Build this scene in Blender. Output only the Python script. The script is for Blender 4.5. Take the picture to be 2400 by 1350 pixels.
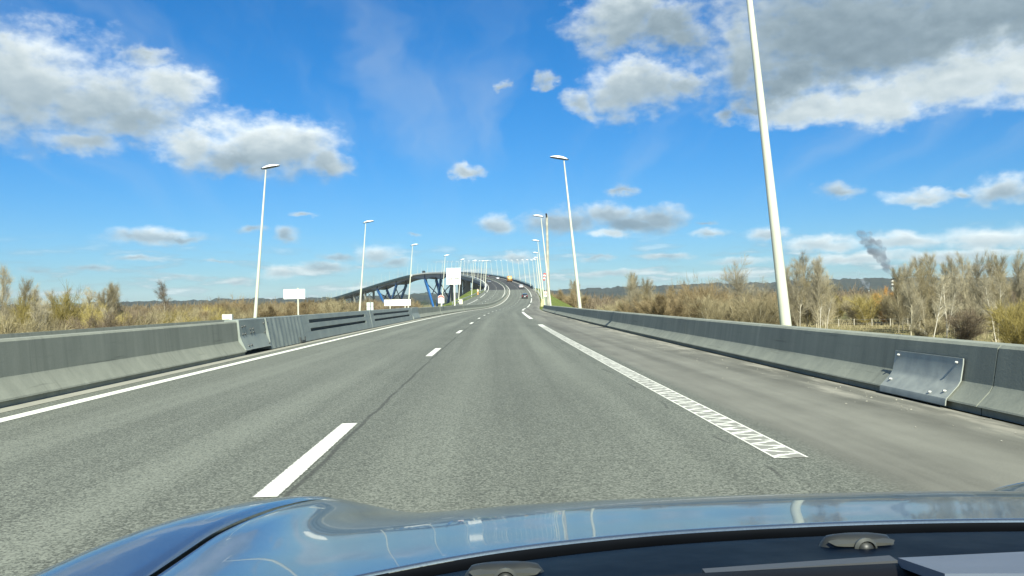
import bpy, math, random
import numpy as np
from math import radians as R, sin, cos, pi
random.seed(7)
for o in list(bpy.data.objects): bpy.data.objects.remove(o, do_unlink=True)
SC = bpy.context.scene
COL = SC.collection

# ------------------------------------------------------------------ camera, sky, sun, exposure
CAM_H = 1.17
def make_camera():
    cd = bpy.data.cameras.new("camera"); co = bpy.data.objects.new("camera", cd); COL.objects.link(co)
    cd.sensor_width = 36.0; cd.lens = 36.0 * 1930 / 2400
    cd.clip_start = 0.05; cd.clip_end = 30000
    w, p, roll = R(1.76887), R(0.88489), R(1.15)
    f = np.array([sin(w)*cos(p), cos(w)*cos(p), sin(p)]); r = np.array([cos(w), -sin(w), 0.0]); u = np.cross(r, f)
    r2 = cos(roll)*r - sin(roll)*u; u2 = sin(roll)*r + cos(roll)*u
    from mathutils import Matrix
    M = Matrix(((r2[0], u2[0], -f[0], 0), (r2[1], u2[1], -f[1], 0), (r2[2], u2[2], -f[2], CAM_H), (0, 0, 0, 1)))
    co.matrix_world = M
    SC.camera = co
make_camera()

SUN_AZ, SUN_EL = 4.5, 40.0          # behind the car, a little to the right
sun_dir = np.array([sin(R(SUN_AZ))*cos(R(SUN_EL)), -cos(R(SUN_AZ))*cos(R(SUN_EL)), sin(R(SUN_EL))])
def make_sun():
    from mathutils import Vector
    ld = bpy.data.lights.new("sun", 'SUN'); ld.energy = 5.0; ld.angle = R(0.53); ld.color = (0.985, 0.98, 0.83)
    lo = bpy.data.objects.new("sun", ld); COL.objects.link(lo)
    lo.rotation_euler = Vector(tuple(sun_dir)).to_track_quat('Z', 'Y').to_euler(); lo.location = (0, -30, 60)
make_sun()

# clouds: azimuth, elevation, half width, height above, depth below (degrees), strength, top tone, base tone
CLOUDS = [
(-28.68,14.04,5.64,3.41,4.16,1.0,0.92,0.49),
(-24.79,12.69,5.05,2.97,2.52,0.9,0.84,0.52),
(-20.58,13.94,2.82,1.84,2.52,0.85,0.96,0.62),
(-25.64,10.2,2.52,1.19,1.04,0.7,0.76,0.62),
(-23.11,11.8,5.05,2.08,1.78,0.75,0.74,0.52),
(-22.32,15.71,3.56,1.19,1.78,0.35,0.74,0.62),
(-29.54,16.33,2.67,1.19,1.78,0.35,0.74,0.62),
(-19.21,10.57,2.67,1.42,1.54,0.95,1,0.57),
(-14.81,10.75,4.45,2.23,2.23,1.0,1,0.45),
(-12.88,10.95,3.56,1.93,2.52,1.0,1,0.43),
(-11.08,9.59,2.23,1.34,1.25,0.9,0.89,0.47),
(-16.45,9.87,3.56,1.48,1.34,0.9,0.74,0.45),
(-1.49,8.67,1.54,0.65,0.5,0.75,0.8,0.6),
(1.45,14.3,0.65,0.83,0.65,0.4,0.7,0.6),
(4.07,14.52,1.13,1.13,0.95,0.42,0.7,0.6),
(10.44,18.74,4.45,2.67,2.37,1.0,0.85,0.45),
(13.03,18.29,3.56,2.37,2.37,0.8,0.7,0.45),
(10.62,14.38,3.71,2.37,2.14,1.0,0.88,0.5),
(7.08,13.49,1.93,1.25,0.95,0.65,0.75,0.6),
(12.94,14.51,2.08,1.48,1.63,0.85,0.8,0.5),
(24.67,16.01,11.58,5.64,4.75,1.0,0.62,0.5),
(17.35,15.79,2.67,3.27,2.97,0.95,0.8,0.45),
(30.94,15.82,9.8,5.05,3.86,1.0,0.68,0.52),
(20.7,13.6,5.05,2.37,2.37,0.9,0.62,0.54),
(21.72,12.02,3.71,1.25,1.19,1.2,1.0,0.74),
(25.82,12.0,3.86,1.34,1.34,1.2,1.0,0.74),
(30.4,12.58,4.45,1.63,1.63,1.2,1.0,0.74),
(33.74,12.82,3.27,1.63,1.63,1.2,1.0,0.74),
(16.28,11.93,1.63,1.04,0.95,0.5,0.65,0.55),
(18.24,12.6,2.37,1.48,1.34,0.7,0.6,0.45),
(0.82,5.26,1.72,0.95,0.89,0.85,0.82,0.52),
(5.13,5.4,3.12,1.13,1.13,0.85,0.72,0.46),
(8.38,5.66,2.23,1.07,1.07,0.9,0.8,0.48),
(11.87,5.57,2.82,0.89,1.01,0.9,0.75,0.46),
(8.64,4.36,2.02,0.47,0.39,0.75,0.95,0.7),
(10.12,5.11,3.56,0.89,0.95,0.9,0.65,0.48),
(9.44,7.52,1.78,0.59,0.47,0.55,0.7,0.55),
(-21.71,4.61,3.56,0.74,0.59,0.85,0.88,0.52),
(-23.19,4.65,2.08,0.59,0.47,0.6,0.7,0.52),
(-19.94,4.47,2.08,0.36,0.36,0.6,0.6,0.5),
(-15.99,5.0,1.72,0.53,0.53,0.5,0.65,0.55),
(-13.48,4.67,1.25,0.77,0.71,0.75,0.72,0.52),
(-12.26,5.93,1.07,0.33,0.27,0.5,0.75,0.6),
(-22.72,3.17,2.37,0.39,0.3,0.6,0.75,0.58),
(-25.26,2.63,2.08,0.36,0.36,0.5,0.62,0.55),
(-18.14,3.15,1.48,0.21,0.18,0.4,0.65,0.58),
(-28.13,2.45,1.63,0.3,0.27,0.4,0.62,0.57),
(23.54,6.53,1.96,0.77,0.65,0.65,0.7,0.6),
(28.11,5.89,2.43,0.71,0.59,0.8,0.9,0.6),
(30.22,5.94,1.48,0.47,0.47,0.55,0.75,0.6),
(32.91,5.74,2.52,1.37,0.83,0.9,0.78,0.52),
(19.12,3.99,1.72,0.59,0.5,0.75,0.85,0.6),
(15.31,4.2,1.63,0.5,0.39,0.65,0.8,0.58),
(15.13,4.92,1.19,0.27,0.24,0.45,0.65,0.58),
(22.55,3.14,2.97,0.65,0.53,0.85,0.95,0.6),
(27.32,3.11,2.82,0.65,0.59,0.85,0.95,0.6),
(32.18,3.13,3.41,0.83,0.71,0.9,1.0,0.62),
(24.58,2.23,4.16,0.53,0.47,0.8,0.95,0.6),
(29.9,2.2,5.94,0.47,0.47,0.8,0.92,0.62),
(16.89,2.42,3.27,0.47,0.42,0.6,0.8,0.6),
(12.38,2.85,2.67,0.36,0.36,0.5,0.72,0.6),
(-13.71,2.16,2.02,0.59,0.47,0.85,0.92,0.55),
(-11.05,2.48,2.82,0.65,0.59,0.75,0.72,0.55),
(-7.32,3.34,1.84,0.8,0.77,0.85,0.9,0.52),
(-9.9,3.22,2.08,0.42,0.42,0.6,0.65,0.55),
(-6.16,2.8,1.78,0.47,0.42,0.6,0.7,0.58),
(-16.57,1.77,1.78,0.42,0.3,0.5,0.7,0.6),
(2.26,3.04,1.78,0.45,0.39,0.75,0.82,0.6),
(7.73,2.8,2.37,0.27,0.27,0.45,0.68,0.58),
(-1.18,1.98,4.45,0.36,0.3,0.5,0.7,0.6),
(-5.11,4.7,1.04,0.24,0.21,0.35,0.65,0.58),
(8.88,1.77,4.75,0.42,0.36,0.5,0.76,0.62),
(16.31,1.57,4.45,0.42,0.36,0.55,0.8,0.62),
(-20.23,2.08,3.56,0.36,0.3,0.35,0.66,0.6),
]
SKY_STRENGTH = 0.055
def make_world():
    W = bpy.data.worlds.new("World"); SC.world = W; W.use_nodes = True
    nt = W.node_tree; nt.nodes.clear(); L = nt.links
    def N(t, **k):
        n = nt.nodes.new(t)
        for a, b in k.items(): setattr(n, a, b)
        return n
    def put(sock, v):
        if hasattr(v, 'is_output'): L.new(v, sock)
        else: sock.default_value = v
    def m(op, a, b=None, c=None, clamp=False):
        n = N('ShaderNodeMath', operation=op, use_clamp=clamp)
        for i, v in enumerate((a, b, c)):
            if v is not None: put(n.inputs[i], v)
        return n.outputs[0]
    def noise(vec, scale, detail, rough=0.55, out=0):
        n = N('ShaderNodeTexNoise'); L.new(vec, n.inputs['Vector'])
        n.inputs['Scale'].default_value = scale; n.inputs['Detail'].default_value = detail; n.inputs['Roughness'].default_value = rough
        return n.outputs[out]
    def comb(a, b, c):
        n = N('ShaderNodeCombineXYZ'); put(n.inputs[0], a); put(n.inputs[1], b); put(n.inputs[2], c); return n.outputs[0]
    def sep(v):
        n = N('ShaderNodeSeparateXYZ'); L.new(v, n.inputs[0]); return n.outputs
    def ss(x, a, b):
        n = N('ShaderNodeMapRange', interpolation_type='SMOOTHSTEP'); put(n.inputs[0], x)
        n.inputs[1].default_value = a; n.inputs[2].default_value = b; return n.outputs[0]
    def mixc(f, a, b, t='MIX'):
        n = N('ShaderNodeMix', data_type='RGBA', blend_type=t); put(n.inputs[0], f); put(n.inputs[6], a); put(n.inputs[7], b); return n.outputs[2]
    tc = N('ShaderNodeTexCoord'); D = tc.outputs['Generated']
    x, y, z = sep(D)
    az = m('MULTIPLY', m('ARCTAN2', x, y), 57.29578)
    el = m('MULTIPLY', m('ARCSINE', z), 57.29578)
    # cloud billow: bigger overhead, finer and flatter towards the horizon
    elp = m('MAXIMUM', el, 0.0)
    sc = m('ADD', m('MULTIPLY', elp, 0.055), 0.22)
    P = comb(az, m('MULTIPLY', el, 1.5), 0.0)
    Ps = N('ShaderNodeVectorMath', operation='SCALE'); L.new(P, Ps.inputs[0])
    def warp(vec, scale, det, rough):
        o = noise(vec, scale, det, rough, 1); s = sep(o)
        return m('SUBTRACT', s[0], 0.5), m('SUBTRACT', s[1], 0.5)
    w1 = warp(P, 0.16, 3.0, 0.5); w2 = warp(P, 0.62, 5.0, 0.62)
    aw = m('ADD', az, m('MULTIPLY', m('ADD', m('MULTIPLY', w1[0], 5.0), m('MULTIPLY', w2[0], 2.6)), sc))
    ew = m('ADD', el, m('MULTIPLY', m('ADD', m('MULTIPLY', w1[1], 3.0), m('MULTIPLY', w2[1], 2.2)), sc))
    F = None; SW = None; SB = None
    for (a, e, ra, rt, rb, k, bt, bb) in CLOUDS:
        ia = 0.86/ra; it = 0.86/rt; ib = 0.86/rb
        u = m('MULTIPLY_ADD', aw, ia, -a*ia)
        vt = m('MULTIPLY_ADD', ew, it, -e*it)
        vb = m('MULTIPLY_ADD', ew, -ib, e*ib)
        v = m('MAXIMUM', vt, vb)
        d = m('SQRT', m('MULTIPLY_ADD', u, u, m('MULTIPLY', v, v)))
        g = m('MULTIPLY_ADD', d, -1.0, 0.55 + 0.62*k)
        F = g if F is None else m('MAXIMUM', F, g)
        w = m('MAXIMUM', g, 0.0); w = m('MULTIPLY', w, w)
        b = m('MULTIPLY_ADD', m('MAXIMUM', m('MULTIPLY', vb, -1.0), m('MINIMUM', vt, 1.0)), (bt-bb)*0.55, bb + (bt-bb)*0.60, clamp=True)
        SW = w if SW is None else m('ADD', SW, w)
        SB = m('MULTIPLY', w, b) if SB is None else m('MULTIPLY_ADD', w, b, SB)
    # fine detail eats the edges; the same detail sampled a little towards the light gives relief
    Pd = comb(m('DIVIDE', az, sc), m('DIVIDE', m('MULTIPLY', el, 1.5), sc), 0.0)
    nd = noise(P, 0.75, 7.0, 0.55)
    off = N('ShaderNodeVectorMath', operation='ADD'); L.new(P, off.inputs[0]); off.inputs[1].default_value = (0.35, 0.75, 0.0)
    nd2 = noise(off.outputs[0], 0.75, 3.0, 0.5)
    relief = m('SUBTRACT', nd, nd2)
    body = m('ADD', F, m('MULTIPLY', m('SUBTRACT', nd, 0.5), 0.80))
    dens = m('MULTIPLY', ss(body, 0.10, 0.90), m('MULTIPLY_ADD', ss(el, 0.0, 9.0), 0.20, 0.78))
    B = m('DIVIDE', SB, m('MAXIMUM', SW, 0.0005))
    edge = m('SUBTRACT', 1.0, ss(body, 0.35, 1.0))
    B = m('ADD', B, m('MULTIPLY', relief, m('MULTIPLY_ADD', edge, 0.34, 0.12)))
    B = m('ADD', B, m('MULTIPLY', m('MULTIPLY', edge, 0.16), 1.0))
    B = m('MINIMUM', m('MAXIMUM', B, 0.46), 1.0)
    # cumulus over the rest of the sky (outside the pictured sector): plain noise field
    away = m('MAXIMUM', ss(m('ABSOLUTE', az), 62.0, 84.0), m('MULTIPLY', ss(el, 22.0, 30.0), 0.25))
    Q = comb(m('DIVIDE', x, m('ADD', m('ABSOLUTE', z), 0.12)), m('DIVIDE', y, m('ADD', m('ABSOLUTE', z), 0.12)), 0.0)
    far = noise(Q, 1.15, 7.0, 0.55)
    fden = m('MULTIPLY', ss(far, 0.47, 0.62), away)
    fB = m('SUBTRACT', 0.9, m('MULTIPLY', ss(far, 0.56, 0.74), 0.42))
    # thin banked cloud low over the horizon
    H = comb(m('MULTIPLY', az, 0.30), m('MULTIPLY', el, 1.5), 3.0)
    hn = noise(H, 1.0, 6.0, 0.55)
    hden = m('MULTIPLY', m('MULTIPLY', ss(hn, 0.47, 0.66), m('SUBTRACT', 1.0, ss(el, 1.8, 5.0))), 0.62)
    hB = m('ADD', 0.58, m('MULTIPLY', ss(hn, 0.5, 0.70), 0.34))
    # cirrus streaks
    ca, cb = cos(R(58)), sin(R(58))
    fan = m('DIVIDE', m('SUBTRACT', az, -4.0), m('ADD', m('ABSOLUTE', m('SUBTRACT', el, -6.0)), 3.0))
    C2 = comb(m('MULTIPLY_ADD', fan, 5.0, m('MULTIPLY', w1[0], 1.6)), m('MULTIPLY', el, 0.13), 1.0)
    cn = noise(C2, 0.85, 4.0, 0.5)
    cden = m('MULTIPLY', m('MULTIPLY', ss(cn, 0.42, 0.80), ss(el, 4.0, 12.0)), 0.24)
    # blue sky
    sky = N('ShaderNodeTexSky', sky_type='NISHITA', sun_disc=False, sun_elevation=R(SUN_EL), sun_rotation=R(180 - SUN_AZ),
            air_density=1.0, dust_density=0.25, ozone_density=2.2, altitude=0)
    hs = N('ShaderNodeHueSaturation'); hs.inputs['Saturation'].default_value = 1.22; hs.inputs['Value'].default_value = 1.0; L.new(sky.outputs[0], hs.inputs['Color'])
    col = mixc(1.0, hs.outputs[0], mixc(m('POWER', m('SUBTRACT', 1.0, ss(el, -2.0, 24.0)), 1.6), SKY_TINT, SKY_TINT_LOW), 'MULTIPLY')
    base = col
    gain = CLOUD_GAIN
    def grey(b, tint=(0.93, 1.0, 0.98)):
        n = N('ShaderNodeVectorMath', operation='SCALE'); n.inputs[0].default_value = tint; L.new(m('MULTIPLY', m('POWER', b, 2.0), gain), n.inputs[3]); return n.outputs[0]
    def cloudcol(b):
        c = grey(b)
        # shaded parts take some of the sky's blue
        shade = m('SUBTRACT', 1.0, ss(b, 0.50, 1.0))
        n = N('ShaderNodeMix', data_type='RGBA', blend_type='MULTIPLY'); L.new(shade, n.inputs[0]); L.new(c, n.inputs[6]); n.inputs[7].default_value = (0.78, 0.97, 1.13, 1); return n.outputs[2]
    col = mixc(cden, col, cloudcol(m('ADD', 0.82, 0.0)))
    col = mixc(hden, col, cloudcol(hB))
    col = mixc(m('MULTIPLY', dens, 0.97), col, cloudcol(B))
    col = mixc(fden, col, cloudcol(fB))
    bg = N('ShaderNodeBackground'); bg.inputs[1].default_value = SKY_STRENGTH; L.new(col, bg.inputs[0])
    out = N('ShaderNodeOutputWorld'); L.new(bg.outputs[0], out.inputs[0])
    W.cycles.sampling_method = 'MANUAL'; W.cycles.sample_map_resolution = 512
SKY_TINT = (0.22, 0.82, 1.18, 1.0); SKY_TINT_LOW = (0.42, 0.65, 0.96, 1.0)
CLOUD_GAIN = 10.2
make_world()
vs = SC.view_settings
vs.view_transform = 'Standard'; vs.look = 'None'; vs.exposure = 1.0; vs.gamma = 1.0; vs.use_curve_mapping = False
SC.render.engine = 'CYCLES'
SC.cycles.use_denoising = True
SC.cycles.max_bounces = 6; SC.cycles.volume_bounces = 0; SC.cycles.transparent_max_bounces = 6
SC.cycles.caustics_reflective = False; SC.cycles.caustics_refractive = False

# ------------------------------------------------------------------ helpers
def tag(o, label=None, cat=None, group=None, kind=None):
    if label: o['label'] = label
    if cat: o['category'] = cat
    if group: o['group'] = group
    if kind: o['kind'] = kind
    return o
def empty(name, loc=(0, 0, 0), rz=0.0):
    o = bpy.data.objects.new(name, None); COL.objects.link(o); o.location = loc; o.rotation_euler = (0, 0, rz); o.empty_display_size = 0.2; return o
class MB:
    def __init__(s): s.v = []; s.f = []
    def add(s, vs, fs):
        b = len(s.v); s.v += [tuple(map(float, p)) for p in vs]; s.f += [tuple(i+b for i in q) for q in fs]; return s
    def box(s, c, d, rz=0.0, taper=1.0, bev=0.0):
        x, y, z = d[0]/2, d[1]/2, d[2]/2; ca, sa = cos(rz), sin(rz); vs = []
        for sz in (-1, 1):
            t = taper if sz > 0 else 1.0
            for sx, sy in ((-1, -1), (1, -1), (1, 1), (-1, 1)):
                px, py = sx*x*t, sy*y*t
                vs.append((c[0]+px*ca-py*sa, c[1]+px*sa+py*ca, c[2]+sz*z))
        return s.add(vs, [(0, 3, 2, 1), (4, 5, 6, 7), (0, 1, 5, 4), (1, 2, 6, 5), (2, 3, 7, 6), (3, 0, 4, 7)])
    def tube(s, p0, p1, r0, r1=None, n=8, caps=True):
        p0 = np.array(p0, float); p1 = np.array(p1, float); r1 = r0 if r1 is None else r1
        d = p1-p0; d /= max(np.linalg.norm(d), 1e-9); a = np.cross(d, (0, 0, 1.0) if abs(d[2]) < .9 else (1.0, 0, 0)); a /= np.linalg.norm(a); b = np.cross(d, a)
        vs = []
        for p, r in ((p0, r0), (p1, r1)):
            for i in range(n):
                t = 2*pi*i/n; vs.append(p+r*(cos(t)*a+sin(t)*b))
        fs = [(i, i+n, (i+1) % n+n, (i+1) % n) for i in range(n)]
        if caps: fs += [tuple(range(n)), tuple(range(2*n-1, n-1, -1))]
        return s.add(vs, fs)
    def beam(s, p0, p1, w0, h0, w1=None, h1=None, side=(1, 0, 0)):
        p0 = np.array(p0, float); p1 = np.array(p1, float); w1 = w0 if w1 is None else w1; h1 = h0 if h1 is None else h1
        d = p1-p0; d /= np.linalg.norm(d); a = np.array(side, float); a -= d*(a@d); a /= np.linalg.norm(a); b = np.cross(d, a); vs = []
        for p, w, h in ((p0, w0, h0), (p1, w1, h1)):
            for i, j in ((-1, -1), (1, -1), (1, 1), (-1, 1)): vs.append(p+a*i*w/2+b*j*h/2)
        return s.add(vs, [(0, 3, 2, 1), (4, 5, 6, 7), (0, 1, 5, 4), (1, 2, 6, 5), (2, 3, 7, 6), (3, 0, 4, 7)])
    def loft(s, rings, closed=True, caps=True):
        n = len(rings[0]); vs = [p for r in rings for p in r]; fs = []
        for k in range(len(rings)-1):
            for i in range(n if closed else n-1):
                j = (i+1) % n; fs.append((k*n+i, k*n+j, (k+1)*n+j, (k+1)*n+i))
        if caps and closed: fs += [tuple(range(n-1, -1, -1)), tuple(range((len(rings)-1)*n, len(rings)*n))]
        return s.add(vs, fs)
    def build(s, name, mat, parent=None, smooth=False, angle=None, fix=True):
        me = bpy.data.meshes.new(name); me.from_pydata(s.v, [], s.f); me.update()
        if fix:
            import bmesh
            bm = bmesh.new(); bm.from_mesh(me); bmesh.ops.recalc_face_normals(bm, faces=bm.faces); bm.to_mesh(me); bm.free()
        if smooth:
            me.polygons.foreach_set('use_smooth', [True]*len(me.polygons))
            if angle: 
                try: me.set_sharp_from_angle(angle=R(angle))
                except Exception: pass
        if mat: me.materials.append(mat)
        o = bpy.data.objects.new(name, me); COL.objects.link(o)
        if parent: o.parent = parent
        return o
def quads_object(name, Q, mat, parent=None):
    """Q: array (N,4,3) of loose quads."""
    n = len(Q); me = bpy.data.meshes.new(name)
    me.vertices.add(n*4); me.vertices.foreach_set('co', np.ascontiguousarray(Q, dtype=np.float32).reshape(-1))
    me.loops.add(n*4); me.loops.foreach_set('vertex_index', np.arange(n*4, dtype=np.int32))
    me.polygons.add(n); me.polygons.foreach_set('loop_start', np.arange(0, n*4, 4, dtype=np.int32)); me.polygons.foreach_set('loop_total', np.full(n, 4, dtype=np.int32))
    me.update(calc_edges=True); me.validate()
    if mat: me.materials.append(mat)
    o = bpy.data.objects.new(name, me); COL.objects.link(o)
    if parent: o.parent = parent
    return o
def children(o): return [c for c in bpy.data.objects if c.parent == o]
_kids = {}
def kids(o):
    if o.name not in _kids: _kids[o.name] = children(o)
    return _kids[o.name]
def copy_tree(o, parent=None):
    c = o.copy(); COL.objects.link(c)
    if parent: c.parent = parent
    for ch in kids(o): copy_tree(ch, c)
    return c

# ------------------------------------------------------------------ materials
class NB:
    def __init__(s, name):
        s.mat = bpy.data.materials.new(name); s.mat.use_nodes = True; s.nt = s.mat.node_tree; s.nt.nodes.clear()
        s.out = s.nt.nodes.new('ShaderNodeOutputMaterial'); s.bsdf = s.nt.nodes.new('ShaderNodeBsdfPrincipled'); s.nt.links.new(s.bsdf.outputs[0], s.out.inputs[0])
    def put(s, sock, v):
        if hasattr(v, 'is_output'): s.nt.links.new(v, sock)
        else:
            if isinstance(v, tuple) and len(v) == 3 and sock.type == 'RGBA': v = v+(1.0,)
            sock.default_value = v
    def n(s, t, **k):
        nd = s.nt.nodes.new(t)
        for a, b in k.items(): setattr(nd, a, b)
        return nd
    def pos(s): return s.n('ShaderNodeNewGeometry').outputs['Position']
    def obj(s): return s.n('ShaderNodeTexCoord').outputs['Object']
    def uv(s): return s.n('ShaderNodeTexCoord').outputs['UV']
    def scale(s, v, sc):
        nd = s.n('ShaderNodeVectorMath', operation='MULTIPLY'); s.put(nd.inputs[0], v); nd.inputs[1].default_value = sc; return nd.outputs[0]
    def addv(s, v, w):
        nd = s.n('ShaderNodeVectorMath', operation='ADD'); s.put(nd.inputs[0], v); s.put(nd.inputs[1], w); return nd.outputs[0]
    def sep(s, v):
        nd = s.n('ShaderNodeSeparateXYZ'); s.put(nd.inputs[0], v); return nd.outputs
    def noise(s, v, scale, detail=4.0, rough=0.55, out=0, dist=0.0):
        nd = s.n('ShaderNodeTexNoise'); s.put(nd.inputs['Vector'], v); nd.inputs['Scale'].default_value = scale; nd.inputs['Detail'].default_value = detail
        nd.inputs['Roughness'].default_value = rough; nd.inputs['Distortion'].default_value = dist; return nd.outputs[out]
    def voro(s, v, scale, out=0, feature='F1'):
        nd = s.n('ShaderNodeTexVoronoi', feature=feature); s.put(nd.inputs['Vector'], v); nd.inputs['Scale'].default_value = scale; return nd.outputs[out]
    def m(s, op, a, b=None, c=None, clamp=False):
        nd = s.n('ShaderNodeMath', operation=op, use_clamp=clamp)
        for i, v in enumerate((a, b, c)):
            if v is not None: s.put(nd.inputs[i], v)
        return nd.outputs[0]
    def ss(s, x, a, b, lo=0.0, hi=1.0):
        nd = s.n('ShaderNodeMapRange', interpolation_type='SMOOTHSTEP'); s.put(nd.inputs[0], x)
        for i, v in ((1, a), (2, b), (3, lo), (4, hi)): nd.inputs[i].default_value = v
        return nd.outputs[0]
    def mix(s, f, a, b, t='MIX'):
        nd = s.n('ShaderNodeMix', data_type='RGBA', blend_type=t); s.put(nd.inputs[0], f); s.put(nd.inputs[6], a); s.put(nd.inputs[7], b); return nd.outputs[2]
    def bump(s, h, strength=0.3, dist=0.01):
        nd = s.n('ShaderNodeBump'); s.put(nd.inputs['Height'], h); nd.inputs['Strength'].default_value = strength; nd.inputs['Distance'].default_value = dist; s.nt.links.new(nd.outputs[0], s.bsdf.inputs['Normal'])
    def set(s, **k):
        for a, b in k.items(): s.put(s.bsdf.inputs[a.replace('_', ' ')], b)
        return s.mat
def simple(name, col, rough=0.6, metal=0.0, var=0.12, scale=3.0, spec=0.5, coat=0.0):
    b = NB(name); v = b.noise(b.obj(), scale, 5.0); f = b.ss(v, 0.3, 0.7, 1-var, 1+var)
    c = b.n('ShaderNodeVectorMath', operation='SCALE'); c.inputs[0].default_value = col; b.put(c.inputs[3], f)
    r = b.ss(v, 0.3, 0.7, max(rough-.08, 0.02), min(rough+.08, 1.0))
    b.set(Base_Color=c.outputs[0], Roughness=r, Metallic=metal, Specular_IOR_Level=spec, Coat_Weight=coat, Coat_Roughness=0.03); return b.mat
def twig_mat(name, c1, c2, scale=0.35):
    b = NB(name); oi = b.n('ShaderNodeObjectInfo'); p = b.pos()
    v = b.noise(p, scale, 3.0); v2 = b.noise(p, 9.0, 1.0)
    f = b.m('ADD', b.m('MULTIPLY', v, 0.9), b.m('MULTIPLY', v2, 0.5)); f = b.ss(b.m('ADD', f, b.m('MULTIPLY', b.m('SUBTRACT', oi.outputs['Random'], 0.5), 0.35)), 0.4, 1.0)
    return b.set(Base_Color=b.mix(f, c1, c2), Roughness=0.9, Specular_IOR_Level=0.1)

def mat_asphalt(name, lo, hi, shoulder, seam=True, speck=1.0):
    b = NB(name); uv = b.uv(); u, v, _ = b.sep(uv); P = b.pos()
    flat = b.scale(P, (1, 1, 0.0))
    fine = b.noise(flat, 70.0, 3.0, 0.8); mid = b.noise(flat, 30.0, 3.0, 0.65); stone = b.voro(flat, 80.0, 1)
    sr = b.sep(stone)[0]
    streak = b.noise(b.scale(uv, (2.6, 0.035, 1)), 1.0, 5.0, 0.6); blot = b.noise(b.scale(uv, (0.5, 0.16, 1)), 1.0, 4.0, 0.55)
    big = b.noise(b.scale(uv, (0.22, 0.012, 1)), 1.0, 3.0)
    # wheel paths polish paler, oil strip between them darker
    lane = b.m('ABSOLUTE', b.m('SUBTRACT', b.m('FRACT', b.m('DIVIDE', b.m('ADD', u, 0.0), 3.6)), 0.5))
    wheel = b.ss(b.m('ABSOLUTE', b.m('SUBTRACT', lane, 0.235)), 0.02, 0.12, 1.0, 0.0)
    f = b.m('ADD', b.m('MULTIPLY', b.m('SUBTRACT', fine, 0.5), 1.9*speck), b.m('MULTIPLY', b.m('SUBTRACT', mid, 0.5), 1.0*speck))
    f = b.m('ADD', f, b.m('MULTIPLY', b.m('SUBTRACT', sr, 0.5), 0.85*speck))
    f = b.m('ADD', f, b.m('MULTIPLY', b.m('SUBTRACT', streak, 0.5), 0.8)); f = b.m('ADD', f, b.m('MULTIPLY', b.m('SUBTRACT', blot, 0.5), 0.5))
    f = b.m('ADD', f, b.m('MULTIPLY', wheel, 0.20)); f = b.m('ADD', f, b.m('MULTIPLY', b.m('SUBTRACT', big, 0.5), 0.5)); f = b.m('ADD', f, 0.42, clamp=True)
    c = b.mix(f, lo, hi)
    # dusty shoulder outside the edge line
    sh = b.m('MULTIPLY', b.ss(b.m('ADD', u, b.m('MULTIPLY', streak, 0.5)), 3.85, 4.25), 1.0)
    tracks = b.noise(b.scale(uv, (1.7, 0.045, 1)), 1.0, 4.0, 0.5, dist=0.6); blotc = b.noise(b.scale(uv, (1.0, 0.5, 1)), 1.3, 5.0, 0.65)
    sf = b.m('ADD', b.m('MULTIPLY', b.m('SUBTRACT', tracks, 0.5), 2.1), b.m('ADD', b.m('MULTIPLY', b.m('SUBTRACT', blotc, 0.5), 1.2), b.m('ADD', b.m('MULTIPLY', b.m('SUBTRACT', fine, 0.5), 1.0), 0.5)), clamp=True)
    c2 = b.mix(sf, tuple(k*0.60 for k in shoulder), tuple(k*1.28 for k in shoulder))
    c = b.mix(sh, c, c2)
    # pale grit washed against the barrier foot
    grit = b.m('MULTIPLY', b.ss(b.m('ADD', u, b.m('MULTIPLY', b.m('SUBTRACT', blotc, 0.5), 0.9)), 5.35, 5.75), b.ss(b.noise(b.scale(uv, (2.2, 0.35, 1)), 1.0, 5.0, 0.65), 0.42, 0.60))
    c = b.mix(b.m('MULTIPLY', grit, 0.62), c, (0.33, 0.315, 0.262))
    if seam:
        wob = b.m('MULTIPLY', b.m('SUBTRACT', b.noise(b.scale(uv, (0.0, 0.9, 0)), 1.0, 4.0), 0.5), 0.10)
        s1 = b.ss(b.m('ABSOLUTE', b.m('ADD', u, b.m('ADD', wob, -0.13))), 0.010, 0.030, 1.0, 0.0)
        s1 = b.m('MULTIPLY', s1, b.ss(b.noise(b.scale(uv, (0.0, 0.5, 0)), 1.0, 3.0), 0.30, 0.42))
        s2 = b.ss(b.m('ABSOLUTE', b.m('ADD', u, b.m('ADD', b.m('MULTIPLY', wob, 2.2), -3.28))), 0.008, 0.022, 1.0, 0.0)
        s2 = b.m('MULTIPLY', s2, b.ss(b.noise(b.scale(uv, (0.0, 0.7, 0)), 1.0, 3.0), 0.5, 0.6))
        c = b.mix(b.m('MULTIPLY', b.m('MAXIMUM', s1, s2), 0.62), c, (0.035, 0.036, 0.032))
    h = b.m('ADD', b.m('MULTIPLY', fine, 0.6), b.m('MULTIPLY', sr, 0.4)); b.bump(h, 0.5, 0.006)
    return b.set(Base_Color=c, Roughness=0.88, Specular_IOR_Level=0.35)
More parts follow.
